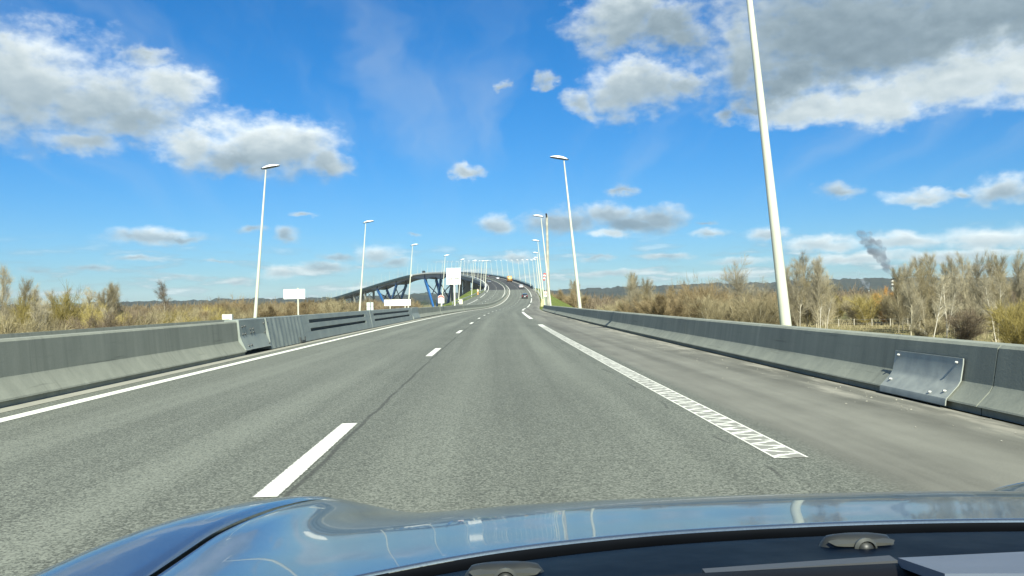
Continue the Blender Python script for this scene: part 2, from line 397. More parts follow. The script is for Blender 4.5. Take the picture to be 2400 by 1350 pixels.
def mat_concrete(name, lo, hi, streak=1.0, warm=0.0):
    b = NB(name); P = b.pos(); x, y, z = b.sep(P)
    s = b.noise(b.scale(P, (3.0, 3.0, 0.25)), 1.3, 5.0, 0.65); bl = b.noise(P, 0.9, 5.0, 0.6); fi = b.noise(P, 40.0, 3.0, 0.7)
    f = b.m('ADD', b.m('MULTIPLY', b.m('SUBTRACT', s, 0.5), 1.1*streak), b.m('ADD', b.m('MULTIPLY', b.m('SUBTRACT', bl, 0.5), 0.9), b.m('ADD', b.m('MULTIPLY', b.m('SUBTRACT', fi, 0.5), 0.5), 0.5)), clamp=True)
    c = b.mix(f, lo, hi)
    vst = b.m('MULTIPLY', b.ss(b.noise(b.scale(P, (1.0, 1.6, 0.05)), 1.0, 4.0), 0.62, 0.75), 0.35*streak)
    c = b.mix(vst, c, tuple(min(k*1.5, 0.7) for k in hi))
    sc = b.noise(b.scale(P, (1.0, 0.35, 9.0)), 1.6, 4.0, 0.6); scf = b.m('MULTIPLY', b.ss(sc, 0.60, 0.72), 0.34*streak); c = b.mix(scf, c, tuple(k*0.42 for k in lo))
    drip = b.m('MULTIPLY', b.ss(b.noise(b.scale(P, (0.6, 4.5, 0.18)), 1.0, 3.0, 0.7), 0.56, 0.70), 0.24*streak); c = b.mix(drip, c, tuple(k*0.55 for k in lo))
    b.bump(b.m('ADD', fi, b.m('MULTIPLY', bl, 2.0)), 0.25, 0.008)
    return b.set(Base_Color=c, Roughness=0.9, Specular_IOR_Level=0.25)
def mat_paint(name, worn=0.2, ribbed=False, centre=None, half=0.0):
    b = NB(name); uv = b.uv(); u, v, _ = b.sep(uv); P = b.scale(b.pos(), (1, 1, 0))
    n1 = b.noise(P, 16.0, 5.0, 0.7); n2 = b.noise(P, 70.0, 2.0, 0.7)
    w = b.ss(b.m('ADD', b.m('MULTIPLY', n1, 0.65), b.m('MULTIPLY', n2, 0.35)), 0.5+0.16*(1-worn*2), 0.62+0.16*(1-worn*2))
    c = b.mix(b.noise(P, 3.0, 4.0), (0.52, 0.525, 0.46), (0.78, 0.78, 0.70)); c = b.mix(w, c, (0.20, 0.205, 0.175))
    if centre is not None:
        e = b.ss(b.m('ADD', b.m('ABSOLUTE', b.m('SUBTRACT', u, centre)), b.m('MULTIPLY', b.m('SUBTRACT', b.noise(P, 45.0, 3.0, 0.7), 0.5), 0.05)), half-0.010, half-0.002)
        c = b.mix(e, c, (0.13, 0.135, 0.115))
    if ribbed:
        zig = b.m('PINGPONG', b.m('MULTIPLY', b.m('ADD', v, b.m('MULTIPLY', n1, 0.05)), 1.0), 0.13)
        prof = b.m('ABSOLUTE', b.m('SUBTRACT', b.m('DIVIDE', zig, 0.13), b.m('DIVIDE', b.m('SUBTRACT', u, 3.42), 0.26)))
        jag = b.noise(b.scale(uv, (9.0, 7.0, 1)), 1.0, 2.0)
        inner = b.m('MULTIPLY', b.ss(b.m('ABSOLUTE', b.m('SUBTRACT', u, 3.55)), 0.100, 0.116, 1.0, 0.0), b.ss(b.m('ADD', prof, b.m('MULTIPLY', b.m('SUBTRACT', jag, 0.5), 0.8)), 0.10, 0.20))
        inner = b.m('MULTIPLY', inner, b.ss(v, 34.0, 41.0, 1.0, 0.0))
        c = b.mix(b.m('MULTIPLY', inner, 0.93), c, (0.19, 0.19, 0.165))
    return b.set(Base_Color=c, Roughness=0.75, Specular_IOR_Level=0.3)
# ------------------------------------------------------------------ alignment of the road (lane line) and its profile
_Lp = [(-80,-1.4),(0,-1.4),(8,-1.39),(21,-1.28),(34,-1.1),(47,-.85),(60,-.54),(73,-.2),(85,.15),(98,.65),(111,1.27),(124,1.95),(137,2.75),(150,3.6),(163,4.45),(176,5.35),(189,6.25),(202,7.12),(215,8.0),(228,8.8),(250,10.15),(290,12.0),(335,13.3),(385,13.7),(446,12.4),(515,9.2),(606,3.3),(720,-8),(822,-21),(900,-34),(949,-45),(1000,-61),(1080,-93),(1200,-140),(1310,-185),(1480,-252),(1680,-334),(2200,-545)]
_Zp = [(-80,0),(0,0),(60,-.03),(100,-.1),(150,-.19),(165,-.17),(176,-.06),(188,.1),(201,.33),(214,.7),(228,1.05),(246,1.75),(290,3.55),(330,5.3),(380,7.7),(480,12.6),(600,18.5),(720,24.4),(830,29.7),(910,33.3),(970,35.6),(1015,36.5),(1060,36.0),(1100,34.6),(1200,30.0),(1310,23.7),(1480,14.6),(1680,5.5),(1900,-3),(2200,-6.5)]
_g = np.arange(-80, 2200, 2.0)
def _smooth(tab, sig):
    a = np.array(tab); y = np.interp(_g, a[:, 0], a[:, 1])
    from math import ceil
    out = y.copy()
    for lo, hi, s in ((0, 230, sig), (230, 2200, sig*2.6)):
        n = int(ceil(3*s/2)); k = np.exp(-0.5*(np.arange(-n, n+1)*2/s)**2); k /= k.sum()
        yp = np.concatenate([y[0]+(np.arange(-n, 0))*(y[1]-y[0]), y, y[-1]+np.arange(1, n+1)*(y[-1]-y[-2])]); sm = np.convolve(yp, k, 'valid')
        t = 1/(1+np.exp(-(_g-230)/12.0)); w = (1-t) if lo == 0 else t
        out = sm*w if lo == 0 else out+sm*w
    return out
_Ls = _smooth(_Lp, 7.0); _Zs = _smooth(_Zp, 7.0); _Ms = np.gradient(_Ls, 2.0)
def LX(y): return float(np.interp(y, _g, _Ls))
def LZ(y): return float(np.interp(y, _g, _Zs))
def LM(y): return float(np.interp(y, _g, _Ms))
def fall(off, y):
    t = min(max((300-y)/150.0, 0), 1); return -0.025*max(0.0, -5.0-off)*t
def pt(y, off, dz=0.0, cross=True):
    m = LM(y); k = 1/math.sqrt(1+m*m); return (LX(y)+off*k, y-off*m*k, LZ(y)+dz+(fall(off, y) if cross else 0.0))
def heading(y): return -math.atan(LM(y))      # rotation about z that turns +y onto the road
_arc = np.concatenate([[0], np.cumsum(np.hypot(2.0, np.diff(_Ls)))]) - 80
def arc(y): return float(np.interp(y, _g, _arc))
def stations(y0, y1):
    ys = [y0]; y = y0
    while y < y1-1e-6:
        st = 1.0 if y < 60 else 2.5 if y < 160 else 5.0 if y < 420 else 10.0
        y = min(y+st, y1); ys.append(y)
    return ys
def sweep(name, y0, y1, prof, mat, parent=None, closed=False, smooth=False, angle=30, caps=True, uv=True, ys=None):
    """prof(y) -> list of (offset, dz); one shared row count along the way."""
    ys = ys or stations(y0, y1); rows = [prof(y) for y in ys]; n = len(rows[0]); V = []; UV = []
    for y, r in zip(ys, rows):
        for (o, dz) in r: V.append(pt(y, o, dz)); UV.append((o, arc(y)))
    F = []
    for k in range(len(ys)-1):
        for i in range(n if closed else n-1):
            j = (i+1) % n; F.append((k*n+i, k*n+j, (k+1)*n+j, (k+1)*n+i))
    if closed and caps: F += [tuple(range(n)), tuple(range(len(V)-1, len(V)-n-1, -1))]
    me = bpy.data.meshes.new(name); me.from_pydata(V, [], F); me.update()
    if uv:
        l = me.uv_layers.new(name='UVMap'); idx = np.zeros(len(me.loops), np.int32); me.loops.foreach_get('vertex_index', idx)
        l.data.foreach_set('uv', np.array(UV, np.float32)[idx].reshape(-1))
    import bmesh
    bm = bmesh.new(); bm.from_mesh(me); bmesh.ops.recalc_face_normals(bm, faces=bm.faces)
    if not closed and sum(f.normal.z for f in bm.faces) < 0: bmesh.ops.reverse_faces(bm, faces=bm.faces)
    bm.to_mesh(me); bm.free()
    if smooth:
        me.polygons.foreach_set('use_smooth', [True]*len(me.polygons)); me.set_sharp_from_angle(angle=R(angle))
    if mat: me.materials.append(mat)
    o = bpy.data.objects.new(name, me); COL.objects.link(o)
    if parent: o.parent = parent
    return o

# ------------------------------------------------------------------ ground, hills, embankment
GZ = -7.0
M_grass = (lambda: (lambda b: b.set(Base_Color=b.mix(b.ss(b.noise(b.pos(), 0.35, 6.0), 0.35, 0.65), (0.075, 0.110, 0.022), (0.16, 0.185, 0.045)), Roughness=0.95, Specular_IOR_Level=0.1))(NB('verge_grass')))()
def mat_meadow():
    b = NB('meadow'); P = b.pos(); n1 = b.noise(P, 0.03, 6.0, 0.6); n2 = b.noise(P, 0.6, 5.0, 0.7); n3 = b.noise(P, 0.008, 4.0)
    c = b.mix(b.ss(n1, 0.35, 0.65), (0.20, 0.165, 0.075), (0.12, 0.125, 0.045)); c = b.mix(b.ss(n2, 0.4, 0.7), c, (0.27, 0.22, 0.12)); c = b.mix(b.ss(n3, 0.45, 0.7), c, (0.10, 0.115, 0.045))
    b.bump(n2, 0.8, 0.5); return b.set(Base_Color=c, Roughness=0.95, Specular_IOR_Level=0.1)
def build_ground():
    xs = np.concatenate([np.linspace(-9000, -400, 30), np.linspace(-380, 380, 60), np.linspace(400, 9000, 30)]); ys = np.concatenate([np.linspace(-300, 700, 80), np.linspace(720, 9000, 50)])
    rng = np.random.RandomState(3); V = []; F = []; nx = len(xs)
    for y in ys:
        for x in xs:
            r = abs(x-np.interp(y, _g, _Ls)); near = min(max((r-30)/40, 0), 1)
            V.append((x, y, GZ+near*0.5*(math.sin(x*0.043+1.3*math.sin(y*0.031))+math.sin(y*0.037+0.6))*0.5))
    for j in range(len(ys)-1):
        for i in range(nx-1): a = j*nx+i; F.append((a, a+1, a+1+nx, a+nx))
    m = MB(); m.v = V; m.f = F; o = m.build('ground', mat_meadow(), smooth=True, fix=False); tag(o, kind='structure')
build_ground()
def mat_hill():
    b = NB('wooded_hill'); P = b.pos(); n = b.noise(P, 0.012, 6.0, 0.65); n2 = b.noise(P, 0.0022, 4.0, 0.5)
    c = b.mix(b.ss(n, 0.35, 0.65), (0.016, 0.026, 0.024), (0.042, 0.047, 0.033)); c = b.mix(b.ss(n2, 0.60, 0.70), c, (0.085, 0.10, 0.05)); b.bump(n, 1.0, 8.0)
    return b.set(Base_Color=c, Roughness=0.95, Specular_IOR_Level=0.05)
HILL = [(-75,.30),(-50,.34),(-30.1,.35),(-25.6,.37),(-20.8,.44),(-15.5,.48),(-11.1,.48),(-7.1,.55),(-4.15,.61),(-1.2,.62),(4.4,.72),(7.7,.76),(12.3,.86),(16.3,.88),(20.4,.89),(23.0,.99),(26.6,.96),(29.2,.87),(33.6,.80),(50,.9),(75,.8)]
def build_hills():
    rng = np.random.RandomState(11); A = np.arange(-72, 72, 0.10); ha = np.interp(A, [h[0] for h in HILL], [h[1] for h in HILL])
    rough = np.convolve(rng.randn(len(A)), np.ones(5)/5, 'same'); clump = np.convolve(rng.randn(len(A)), np.ones(31)/31, 'same')*2.5
    rows = [(3300, 0.0, 0), (3700, .35, 1.5), (4000, .62, 2.5), (4250, .82, 3), (4450, .96, 3.5), (4520, 1.0, 4.0), (4600, .97, 3), (5200, .7, 1), (5600, .1, 0)]
    V = []; n = len(A)
    for rr, fr, am in rows:
        rr2 = np.convolve(rng.randn(n), np.ones(3)/3, 'same')
        for i, a in enumerate(A):
            top = math.tan(R(ha[i]))*4520+1.17-GZ
            z = GZ-1+fr*top+am*(0.9*rr2[i]+1.1*rough[i]+max(0, clump[i])*1.4*(fr > .9)); r = rr*(1+0.02*math.sin(a*0.35))
            V.append((r*sin(R(a)), r*cos(R(a)), z))
    F = []
    for k in range(len(rows)-1):
        for i in range(n-1): a = k*n+i; F.append((a, a+1, a+1+n, a+n))
    m = MB(); m.v = V; m.f = F; o = m.build('hills', mat_hill(), smooth=True, fix=False); tag(o, kind='structure')
build_hills()
ABUT = 352.0
def emb_prof(y):
    t = min(max((y-112)/30.0, 0), 1); rsh = 7.9+1.6*t; z = LZ(y)
    def down(off, dz0):   # foot of a 1:1.8 slope
        drop = max(z+dz0-(GZ-0.3), 0.3); return drop
    lz = fall(-17.2, y); lv = -19.6; d = down(lv, lz-0.25)
    dr = down(rsh, -0.3)
    return [(lv-1.8*d, -0.25-d+lz-fall(lv-1.8*d, y)), (lv, -0.12), (-17.0, -0.05), (-16.0, -0.35), (0, -0.35), (5.7, -0.35), (6.35, -0.03), (rsh, -0.22), (rsh+1.8*dr, -0.22-dr)]
o = sweep('embankment', -45, ABUT, emb_prof, M_grass, smooth=True, angle=50); tag(o, kind='structure')

# ------------------------------------------------------------------ carriageways and paint
M_road = mat_asphalt('asphalt', (0.058, 0.064, 0.053), (0.190, 0.203, 0.168), (0.147, 0.147, 0.123), speck=1.2)
M_dark = mat_asphalt('new_asphalt', (0.028, 0.029, 0.029), (0.060, 0.061, 0.059), (0.085, 0.082, 0.075), seam=False, speck=0.5)
JOINT = 338.0
def rightedge(y): return 5.98 if y < JOINT else float(np.interp(y, [JOINT, 420], [5.9, 5.15]))
def leftedge(y): return float(np.interp(y, [0, 215, 300, 345], [-16.6, -16.4, -14.6, -13.6]))
def road_prof(y):
    l, r = leftedge(y), rightedge(y); return [(l, 0), (-5.0, 0), (-1.8, 0), (1.8, 0), (r, 0)]
o = sweep('road', -40, JOINT, road_prof, M_road); tag(o, kind='structure')
o = sweep('bridge_road', JOINT, 2000, road_prof, M_dark); tag(o, kind='structure')
M_white = mat_paint('road_paint', 0.30); M_dashp = mat_paint('dash_paint', 0.36, False, 0.0, 0.080); M_ribbed = mat_paint('ribbed_road_paint', 0.26, True); M_old = mat_paint('worn_road_paint', 0.3)
def line(name, y0, y1, off, w, mat=None, dz=0.004):
    f = off if callable(off) else (lambda y: off)
    o = sweep(name, y0, y1, lambda y: [(f(y)-w/2, dz), (f(y)+w/2, dz)], mat or M_white); tag(o, kind='structure'); return o
line('edge_line', -20, 2000, -3.87, 0.20)
line('edge_line', -20, 2000, -5.72, 0.20)
line('edge_line', 5.9, 40.3, 3.55, 0.25, M_ribbed)
for a, b_ in ((53.3, 91), (105.3, 143), (157.3, 195), (209.3, 247)): line('edge_line', a, b_, 3.55, 0.25)
line('edge_line', 258, 2000, 3.55, 0.20)
o = sweep('gutter', -12, 330, lambda y: [(-4.47, 0.012), (-4.24, 0.005)], mat_concrete('gutter_concrete', (0.20, 0.20, 0.17), (0.34, 0.335, 0.28), 0.6)); tag(o, kind='structure')
k = 0
while 5.1+13*k < 720:
    line('lane_dash', 5.1+13*k, 8.15+13*k, 0.0, 0.165, M_dashp); k += 1
for k in range(6, 46): line('lane_dash', 6+13*k, 9+13*k, -9.2, 0.17)
for k in range(4, 6): line('edge_line', 52*k+2, 52*k+40, -12.75, 0.22)
line('edge_line', 312, 2000, -12.6, 0.22)
# expansion joint where the viaduct starts
M_steel = simple('galvanised_steel', (0.33, 0.35, 0.355), 0.55, 0.35, 0.14, 2.0)
o = sweep('expansion_joint', JOINT-0.25, JOINT+0.25, lambda y: [(-13.5, 0.006), (5.6, 0.006)], simple('joint_steel', (0.10, 0.10, 0.10), 0.6, 0.2)); tag(o, kind='structure')
# grit and pebbles on the hard shoulder
def pebbles():
    rng = np.random.RandomState(5); m = MB()
    for i in range(120):
        y = rng.uniform(5.2, 22); off = 6.05-abs(rng.randn())*0.55
        if off < 4.0: continue
        s = rng.uniform(0.004, 0.011)*(1.4 if rng.rand() < .12 else 1); c = np.array(pt(y, off, s*0.5)); base = np.array([(1, 0, 0), (0, 1, 0), (-1, 0, 0), (0, -1, 0), (0, 0, .8), (0, 0, -.6)])
        V = c+s*base*(1+0.3*rng.randn(6, 3)); m.add(V, [(0, 1, 4), (1, 2, 4), (2, 3, 4), (3, 0, 4), (1, 0, 5), (2, 1, 5), (3, 2, 5), (0, 3, 5)])
    tag(m.build('gravel', simple('pale_stone', (0.30, 0.29, 0.245), 0.9, 0, .3, 30)), kind='stuff')
pebbles()

# ------------------------------------------------------------------ barriers
M_conc = mat_concrete('barrier_concrete', (0.165, 0.178, 0.148), (0.285, 0.297, 0.245))
M_concd = mat_concrete('dark_barrier_concrete', (0.155, 0.170, 0.148), (0.275, 0.290, 0.238), 1.1)
def nj_left(c, h=0.82):       # two-sided safety shape, centre offset c
    s = h/0.82
    half = [(0.31, 0.0), (0.31, 0.08*s), (0.345, 0.09*s), (0.338, 0.112*s), (0.185, 0.315*s), (0.165, 0.355*s), (0.130, 0.79*s), (0.105, h)]
    return [(c+a, z) for a, z in half]+[(c-a, z) for a, z in reversed(half)]
def gapped(name, y0, y1, c, h, mat, parent=None): return sweep(name, y0, y1, lambda y: nj_left(c(y) if callable(c) else c, h), mat, parent, closed=True, smooth=True, angle=18)
MED = -4.80
G = 'concrete median barrier between the carriageways'
tag(gapped('concrete_barrier', -12, 19.75, MED, 0.82, M_conc), 'weathered concrete median barrier running from the left photo edge to the bolted steel plate', 'barrier')
tag(gapped('concrete_barrier', 61.5, 80.9, MED, 0.82, M_conc), 'pale concrete median section between the slotted steel gate and the S sign post', 'barrier')
tag(gapped('concrete_barrier', 81.2, 112.8, MED, 0.82, M_conc), 'pale concrete median section between two dark joints just past the S sign', 'barrier')
tag(gapped('concrete_barrier', 113.1, 1950, MED, 0.82, M_conc), 'long double sided concrete median barrier curving up onto the bridge', 'barrier')
def nj_right(y, h=0.66, c=6.0):
    return [(c+0.035, 0.0), (c+0.035, 0.070), (c-0.012, 0.080), (c-0.005, 0.095), (c+0.125, 0.225), (c+0.155, 0.275), (c+0.215, h-0.03), (c+0.245, h), (c+0.46, h), (c+0.48, h-0.03), (c+0.50, 0.0)]
rb_ = empty('concrete_barrier', (0, 0, 0)); tag(rb_, 'long concrete barrier along the hard shoulder, upper face dark, right of the road', 'barrier')
_j = [-12, 7.72, 20.4, 33.6, 46.8, 60.0, 73.2, 86.4, 105.2]
for a_, c_ in zip(_j, _j[1:]): sweep('barrier_section', a_, c_-0.018, nj_right, M_concd, rb_, closed=True, smooth=True, angle=18)
tag(sweep('concrete_barrier', -12, 152, lambda y: [(-16.55, 0), (-16.55, .05), (-16.72, .28), (-16.78, .62), (-16.98, .62), (-17.04, .28), (-17.2, .0)], M_conc, closed=True, smooth=True, angle=18), 'low concrete barrier on the far side of the opposite carriageway, in front of the thicket', 'barrier')
# steel gate section in the median barrier
def steel_gate():
    root = empty('steel_gate_barrier', pt(20, MED)); tag(root, 'grey bolted steel gate set into the median barrier, with ribbed plate and slotted panels', 'barrier gate')
    from mathutils import Matrix
    root.location = (0, 0, 0)
    def skin(name, y0, y1, mat, d=0.03, z0=0.05, h=0.855, dent=0.0):
        def prof(y):
            t = (y-y0)/max(y1-y0, .01); k = d+dent*sin(pi*t); a = [(0.32+k, z0), (0.31+k, 0.14), (0.21+k, 0.35), (0.17+k, 0.46), (0.135+k, h-0.01), (0.115+k, h)]
            return [(MED+p, z) for p, z in a]+[(MED-p, z) for p, z in reversed(a)]
        return sweep(name, y0, y1, prof, mat, root, closed=True, smooth=True, angle=14, ys=list(np.arange(y0, y1, 0.5))+[y1])
    mat = simple('grey_painted_steel', (0.195, 0.222, 0.20), 0.6, 0.0, 0.16, 1.6)
    skin('transition_plate', 19.72, 21.9, mat, 0.035, 0.13)
    # ribbed plate: vertical corrugation
    ys = list(np.arange(21.95, 26.0, 0.06))
    def rib(y):
        t = (y-21.95)/4.0; k = 0.03+0.010*math.sin(y*2*pi/0.42); w = 1.0
        a = [(0.30+k, 0.03), (0.255+k, 0.3), (0.20+k, 0.6), (0.15+k, 0.85)]; return [(MED+p, z) for p, z in a]+[(MED-p, z) for p, z in reversed(a)]
    sweep('ribbed_plate', 21.95, 26.0, rib, mat, root, closed=True, smooth=True, angle=60, ys=ys)
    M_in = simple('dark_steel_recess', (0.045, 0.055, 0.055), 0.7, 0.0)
    for (a, b) in ((26.03, 39.6), (39.7, 57.2)):
        zs = [(0.03, 0.31), (0.42, 0.585), (0.70, 0.855)]
        for z0, z1 in zs:
            sweep('slotted_panel', a, b, lambda y: [(MED+0.30-0.17*z0/0.85, z0), (MED+0.30-0.17*z1/.85, z1), (MED-0.30+0.17*z1/.85, z1), (MED-0.30+.17*z0/.85, z0)], mat, root, closed=True)
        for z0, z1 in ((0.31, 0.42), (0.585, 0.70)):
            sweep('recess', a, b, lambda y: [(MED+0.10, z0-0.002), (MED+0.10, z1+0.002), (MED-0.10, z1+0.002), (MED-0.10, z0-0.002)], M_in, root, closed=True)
            for q0, q1 in ((a, a+1.0), (b-1.5, b)):
                sweep('end_plate', q0, q1, lambda y: [(MED+0.303-0.17*z0/.85, z0-.004), (MED+0.303-.17*z1/.85, z1+.004), (MED-0.303+.17*z1/.85, z1+.004), (MED-0.303+.17*z0/.85, z0-.004)], mat, root, closed=True)
    skin('transition_plate', 57.25, 61.5, mat, 0.02, 0.03)
    M_b = simple('dark_bolt', (0.05, 0.055, 0.055), 0.6, 0.3)
    def bolt(y, z):
        o_ = MED+float(np.interp(z, [0.14, 0.35, 0.46, 0.85], [0.31, 0.21, 0.17, 0.135]))+0.035; p = np.array(pt(y, o_, z)); m = MB(); m.tube(p-np.array((.01, 0, 0)), p+np.array((.028, 0, .006)), 0.030, 0.022, 8); m.build('bolt', M_b, root)
    for y, z in ((19.92, .68), (20.12, .69), (19.92, .50), (20.12, .505), (20.55, .60), (20.78, .61), (20.57, .52), (20.8, .525), (20.05, .22), (20.28, .225), (21.75, .72), (21.8, .48), (21.8, .2), (22.1, .74), (22.3, .62), (22.5, .66), (22.2, .55)): bolt(y, z)
    m = MB()
    for y in (25.2, 25.8): m.beam(pt(y, MED+.335, .03), pt(y, MED+.33, .2), .03, .05)
    m.box(pt(25.5, MED+.34, .07), (.05, .5, .06)); m.build('latch', M_b, root)
steel_gate()
# bent steel plate bolted on the foot of the right barrier
def bent_plate():
    root = empty('cover_plate', (0, 0, 0)); tag(root, 'bent grey metal plate bolted over the foot of the right concrete barrier', 'metal plate')
    mat = simple('worn_plate', (0.27, 0.29, 0.265), 0.5, 0.0, 0.16, 6.0)
    c = 6.0; out = [(c-.045, .03), (c-.040, .075), (c-.032, .100), (c+.088, .225), (c+.120, .275), (c+.150, .44), (c+.155, .50)]
    prof = lambda y: out+[(a+.012, z) for a, z in reversed(out)]
    sweep('plate', 8.2, 9.6, prof, mat, root, closed=True, smooth=True, angle=25, ys=list(np.arange(8.2, 9.6, .1))+[9.6])
    mb = simple('bolt_steel', (0.40, 0.41, 0.39), 0.5, 0.3)
    for y, o_, z in ((8.3, c+.142, .455), (9.5, c+.142, .455), (8.32, c+.02, .165), (9.48, c+.03, .18), (8.55, c-.01, .13)):
        p = np.array(pt(y, o_, z)); m = MB(); m.tube(p+np.array((.012, 0, -.003)), p-np.array((.016, 0, -.004)), .016, .011, 8); m.build('bolt', mb, root)
    m = MB(); m.add([pt(8.2, c-.068, .03), pt(9.6, c-.068, .03), pt(9.6, c-.02, .012), pt(8.2, c-.02, .012)], [(0, 1, 2, 3)]); 
bent_plate()
# steel guard rails
def guard_rail(name, y0, y1, off, label, side=1, posts=4.0, group=None):
    root = empty(name, (0, 0, 0)); tag(root, label, 'guard rail', group)
    f = off if callable(off) else (lambda y: off)
    w = lambda y: [(f(y)+side*a, z) for a, z in ((0, .42), (-.05, .46), (-.05, .52), (0, .57), (-.05, .62), (-.05, .68), (0, .72), (.012, .72), (-.03, .68), (-.03, .62), (.012, .57), (-.03, .52), (-.03, .46), (.012, .42))]
    sweep('rail', y0, y1, w, M_steel, root, closed=True)
    y = y0+0.3
    while y < y1:
        p = pt(y, f(y)+side*.07, .25); m = MB(); m.box(p, (.10, .06, 1.0), heading(y)); m.build('post', M_steel, root); y += posts
guard_rail('guard_rail', 214, 336, lambda y: float(np.interp(y, [214, 300, 336], [-16.9, -15.2, -14.0])), 'steel guard rail on the grass verge left of the opposite carriageway, before the bridge', -1)
guard_rail('guard_rail', 232, 345, lambda y: float(np.interp(y, [232, 300, 345], [6.35, 6.3, 6.0])), 'steel guard rail along the right shoulder just before the bridge parapet', 1)
# ------------------------------------------------------------------ the viaduct
M_blue = simple('blue_steel', (0.004, 0.085, 0.27), 0.5, 0.0, 0.15, 0.3)
M_navy = simple('navy_steel', (0.007, 0.018, 0.045), 0.55, 0.0, 0.15, 0.3)
M_web = simple('lilac_grey_steel', (0.20, 0.21, 0.25), 0.6, 0.0, 0.10, 0.2)
M_flange = simple('dark_flange_steel', (0.022, 0.028, 0.042), 0.6, 0.0, 0.10, 0.2)
M_corn = simple('pale_cornice', (0.56, 0.58, 0.56), 0.55, 0.0, 0.10, 0.2)
M_teal = simple('dark_teal_cornice', (0.012, 0.036, 0.040), 0.6, 0.0, 0.15, 0.2)
M_pier = mat_concrete('pier_concrete', (0.13, 0.135, 0.12), (0.23, 0.23, 0.195), 1.0)
M_pierd = M_pier
GL, GR = -11.2, 2.6               # the two girders, offsets from the lane line
VP_TOPS = ((1006.0, 926.0, 966.0), (1226.0, 1128.0, 1177.0))   # far top, near top, foot
def depth(y):
    d = 3.0
    for a, b, c in VP_TOPS:
        for t in (a, b): d += 2.4*math.exp(-((y-t)/26.0)**2)
    return d+0.5*(1 if 900 < y < 1260 else 0)
def viaduct():
    root = empty('viaduct', (0, 0, 0)); tag(root, 'long curved motorway viaduct on concrete piers and blue steel V shaped legs', 'bridge')
    Y0, Y1 = 342.0, 1720.0
    sweep('deck_slab', Y0, Y1, lambda y: [(-13.9, -0.03), (5.45, -0.03), (5.4, -0.35), (2.6, -0.75), (-11.2, -0.75), (-13.85, -0.35)], M_flange, root, closed=True)
    def par(side, base):
        s = side
        return [(base, 0), (base+s*.02, .86), (base+s*.45, .9), (base+s*.55, .85), (base+s*.55, -.62), (base+s*.3, -.70), (base+s*.12, -0.05)]
    lb = lambda y: -13.45 if y > 360 else float(np.interp(y, [338, 360], [-13.7, -13.45]))
    rb = lambda y: float(np.interp(y, [342, 420], [5.75, 5.12]))
    sweep('parapet', Y0, 1050, lambda y: par(-1, lb(y)), M_corn, root, closed=True)['label'] = 'pale parapet and cornice on the inner side of the curve'
    sweep('parapet', 1054, Y1, lambda y: [(a-(0.25 if i in (3, 4, 5) else 0), z-(1.7 if i in (4, 5) else 0)) for i, (a, z) in enumerate(par(-1, lb(y)))], M_teal, root, closed=True)['label'] = 'dark teal cornice on the descending far half'
    sweep('parapet', Y0, Y1, lambda y: par(1, rb(y)), M_teal, root, closed=True)
    sweep('hand_rail', Y0, Y1, lambda y: [(rb(y)+.2, 1.35), (rb(y)+.3, 1.35), (rb(y)+.3, 1.48), (rb(y)+.2, 1.48)], M_flange, root, closed=True)
    y = Y0+2
    while y < 700:
        m = MB(); m.box(pt(y, rb(y)+.25, 1.1), (.10, .10, .6), heading(y)); m.build('hand_rail_post', M_flange, root); y += 5
    m = MB(); m.box(pt(1052, -14.0, -.3), (1.2, 2.6, 2.6), heading(1052)); m.build('joint_cover', M_corn, root)
    for g in (GL, GR):
        sweep('girder', Y0+8, Y1, lambda y: [(g-.35, -.74), (g-.30, -.74-depth(y)), (g+.30, -.74-depth(y)), (g+.35, -.74)], M_web, root, closed=True)
        sweep('bottom_flange', Y0+8, Y1, lambda y: [(g-.9, -.745-depth(y)), (g+.9, -.745-depth(y)), (g+.9, -1.15-depth(y)), (g-.9, -1.15-depth(y))], M_flange, root, closed=True)
    y = Y0+20
    while y < Y1-10:
        m = MB(); m.beam(pt(y, GL, -1.4), pt(y, GR, -1.4), .5, 1.2, side=(0, 1, 0)); m.build('cross_beam', M_flange, root); y += 24
    # abutment
    m = MB(); y = 352
    c = pt(y, -4.2); m.box((c[0], c[1]+1.5, (c[2]-1.0+GZ-1)/2), (19.0, 3.0, c[2]-1.0-(GZ-1)), heading(y)); m.build('abutment', M_pier, root)
    # concrete piers: two blades joined by a steel cross
    for y in (392, 437, 487, 545, 610, 684, 764, 846, 1296, 1366, 1440, 1516, 1590):
        h = heading(y); tops = []
        wide = 4.4 if y < 800 else 3.6
        for g in (GL+.3, GR-.3):
            top = pt(y, g, -1.2-depth(y)); zt, zb = top[2], GZ-0.6
            if zt-zb < 1.5: continue
            m = MB(); rings = []
            for z, w, t in ((zb, wide*.86, 1.9), (zb+(zt-zb)*.45, wide*.80, 1.7), (zt-1.6, wide, 1.7), (zt, wide*1.05, 1.9)):
                rg = []
                for sx, sy in ((-1, -.7), (-.85, -1), (.85, -1), (1, -.7), (1, .7), (.85, 1), (-.85, 1), (-1, .7)):
                    a, b = sx*w/2, sy*t/2; rg.append((top[0]+a*cos(h)-b*sin(h), top[1]+a*sin(h)+b*cos(h), z))
                rings.append(rg)
            m.loft(rings); p = m.build('pier', M_pier, root); tops.append((top, zb))
        if len(tops) == 2 and tops[0][0][2]-tops[0][1] > 6:
            (a, zb), (b, _) = tops; a = np.array(a); b = np.array(b); d = (b-a)/np.linalg.norm(b-a); a = a+d*wide/2; b = b-d*wide/2; zt = a[2]-.8; z2 = zt-min(9, (zt-zb)*.55)
            mid = (a+b)/2
            m = MB(); m.beam((a[0], a[1], zt), (b[0], b[1], z2), .55, .55); m.beam((b[0], b[1], zt), (a[0], a[1], z2), .5, .5); m.build('cross_brace', M_navy, root)
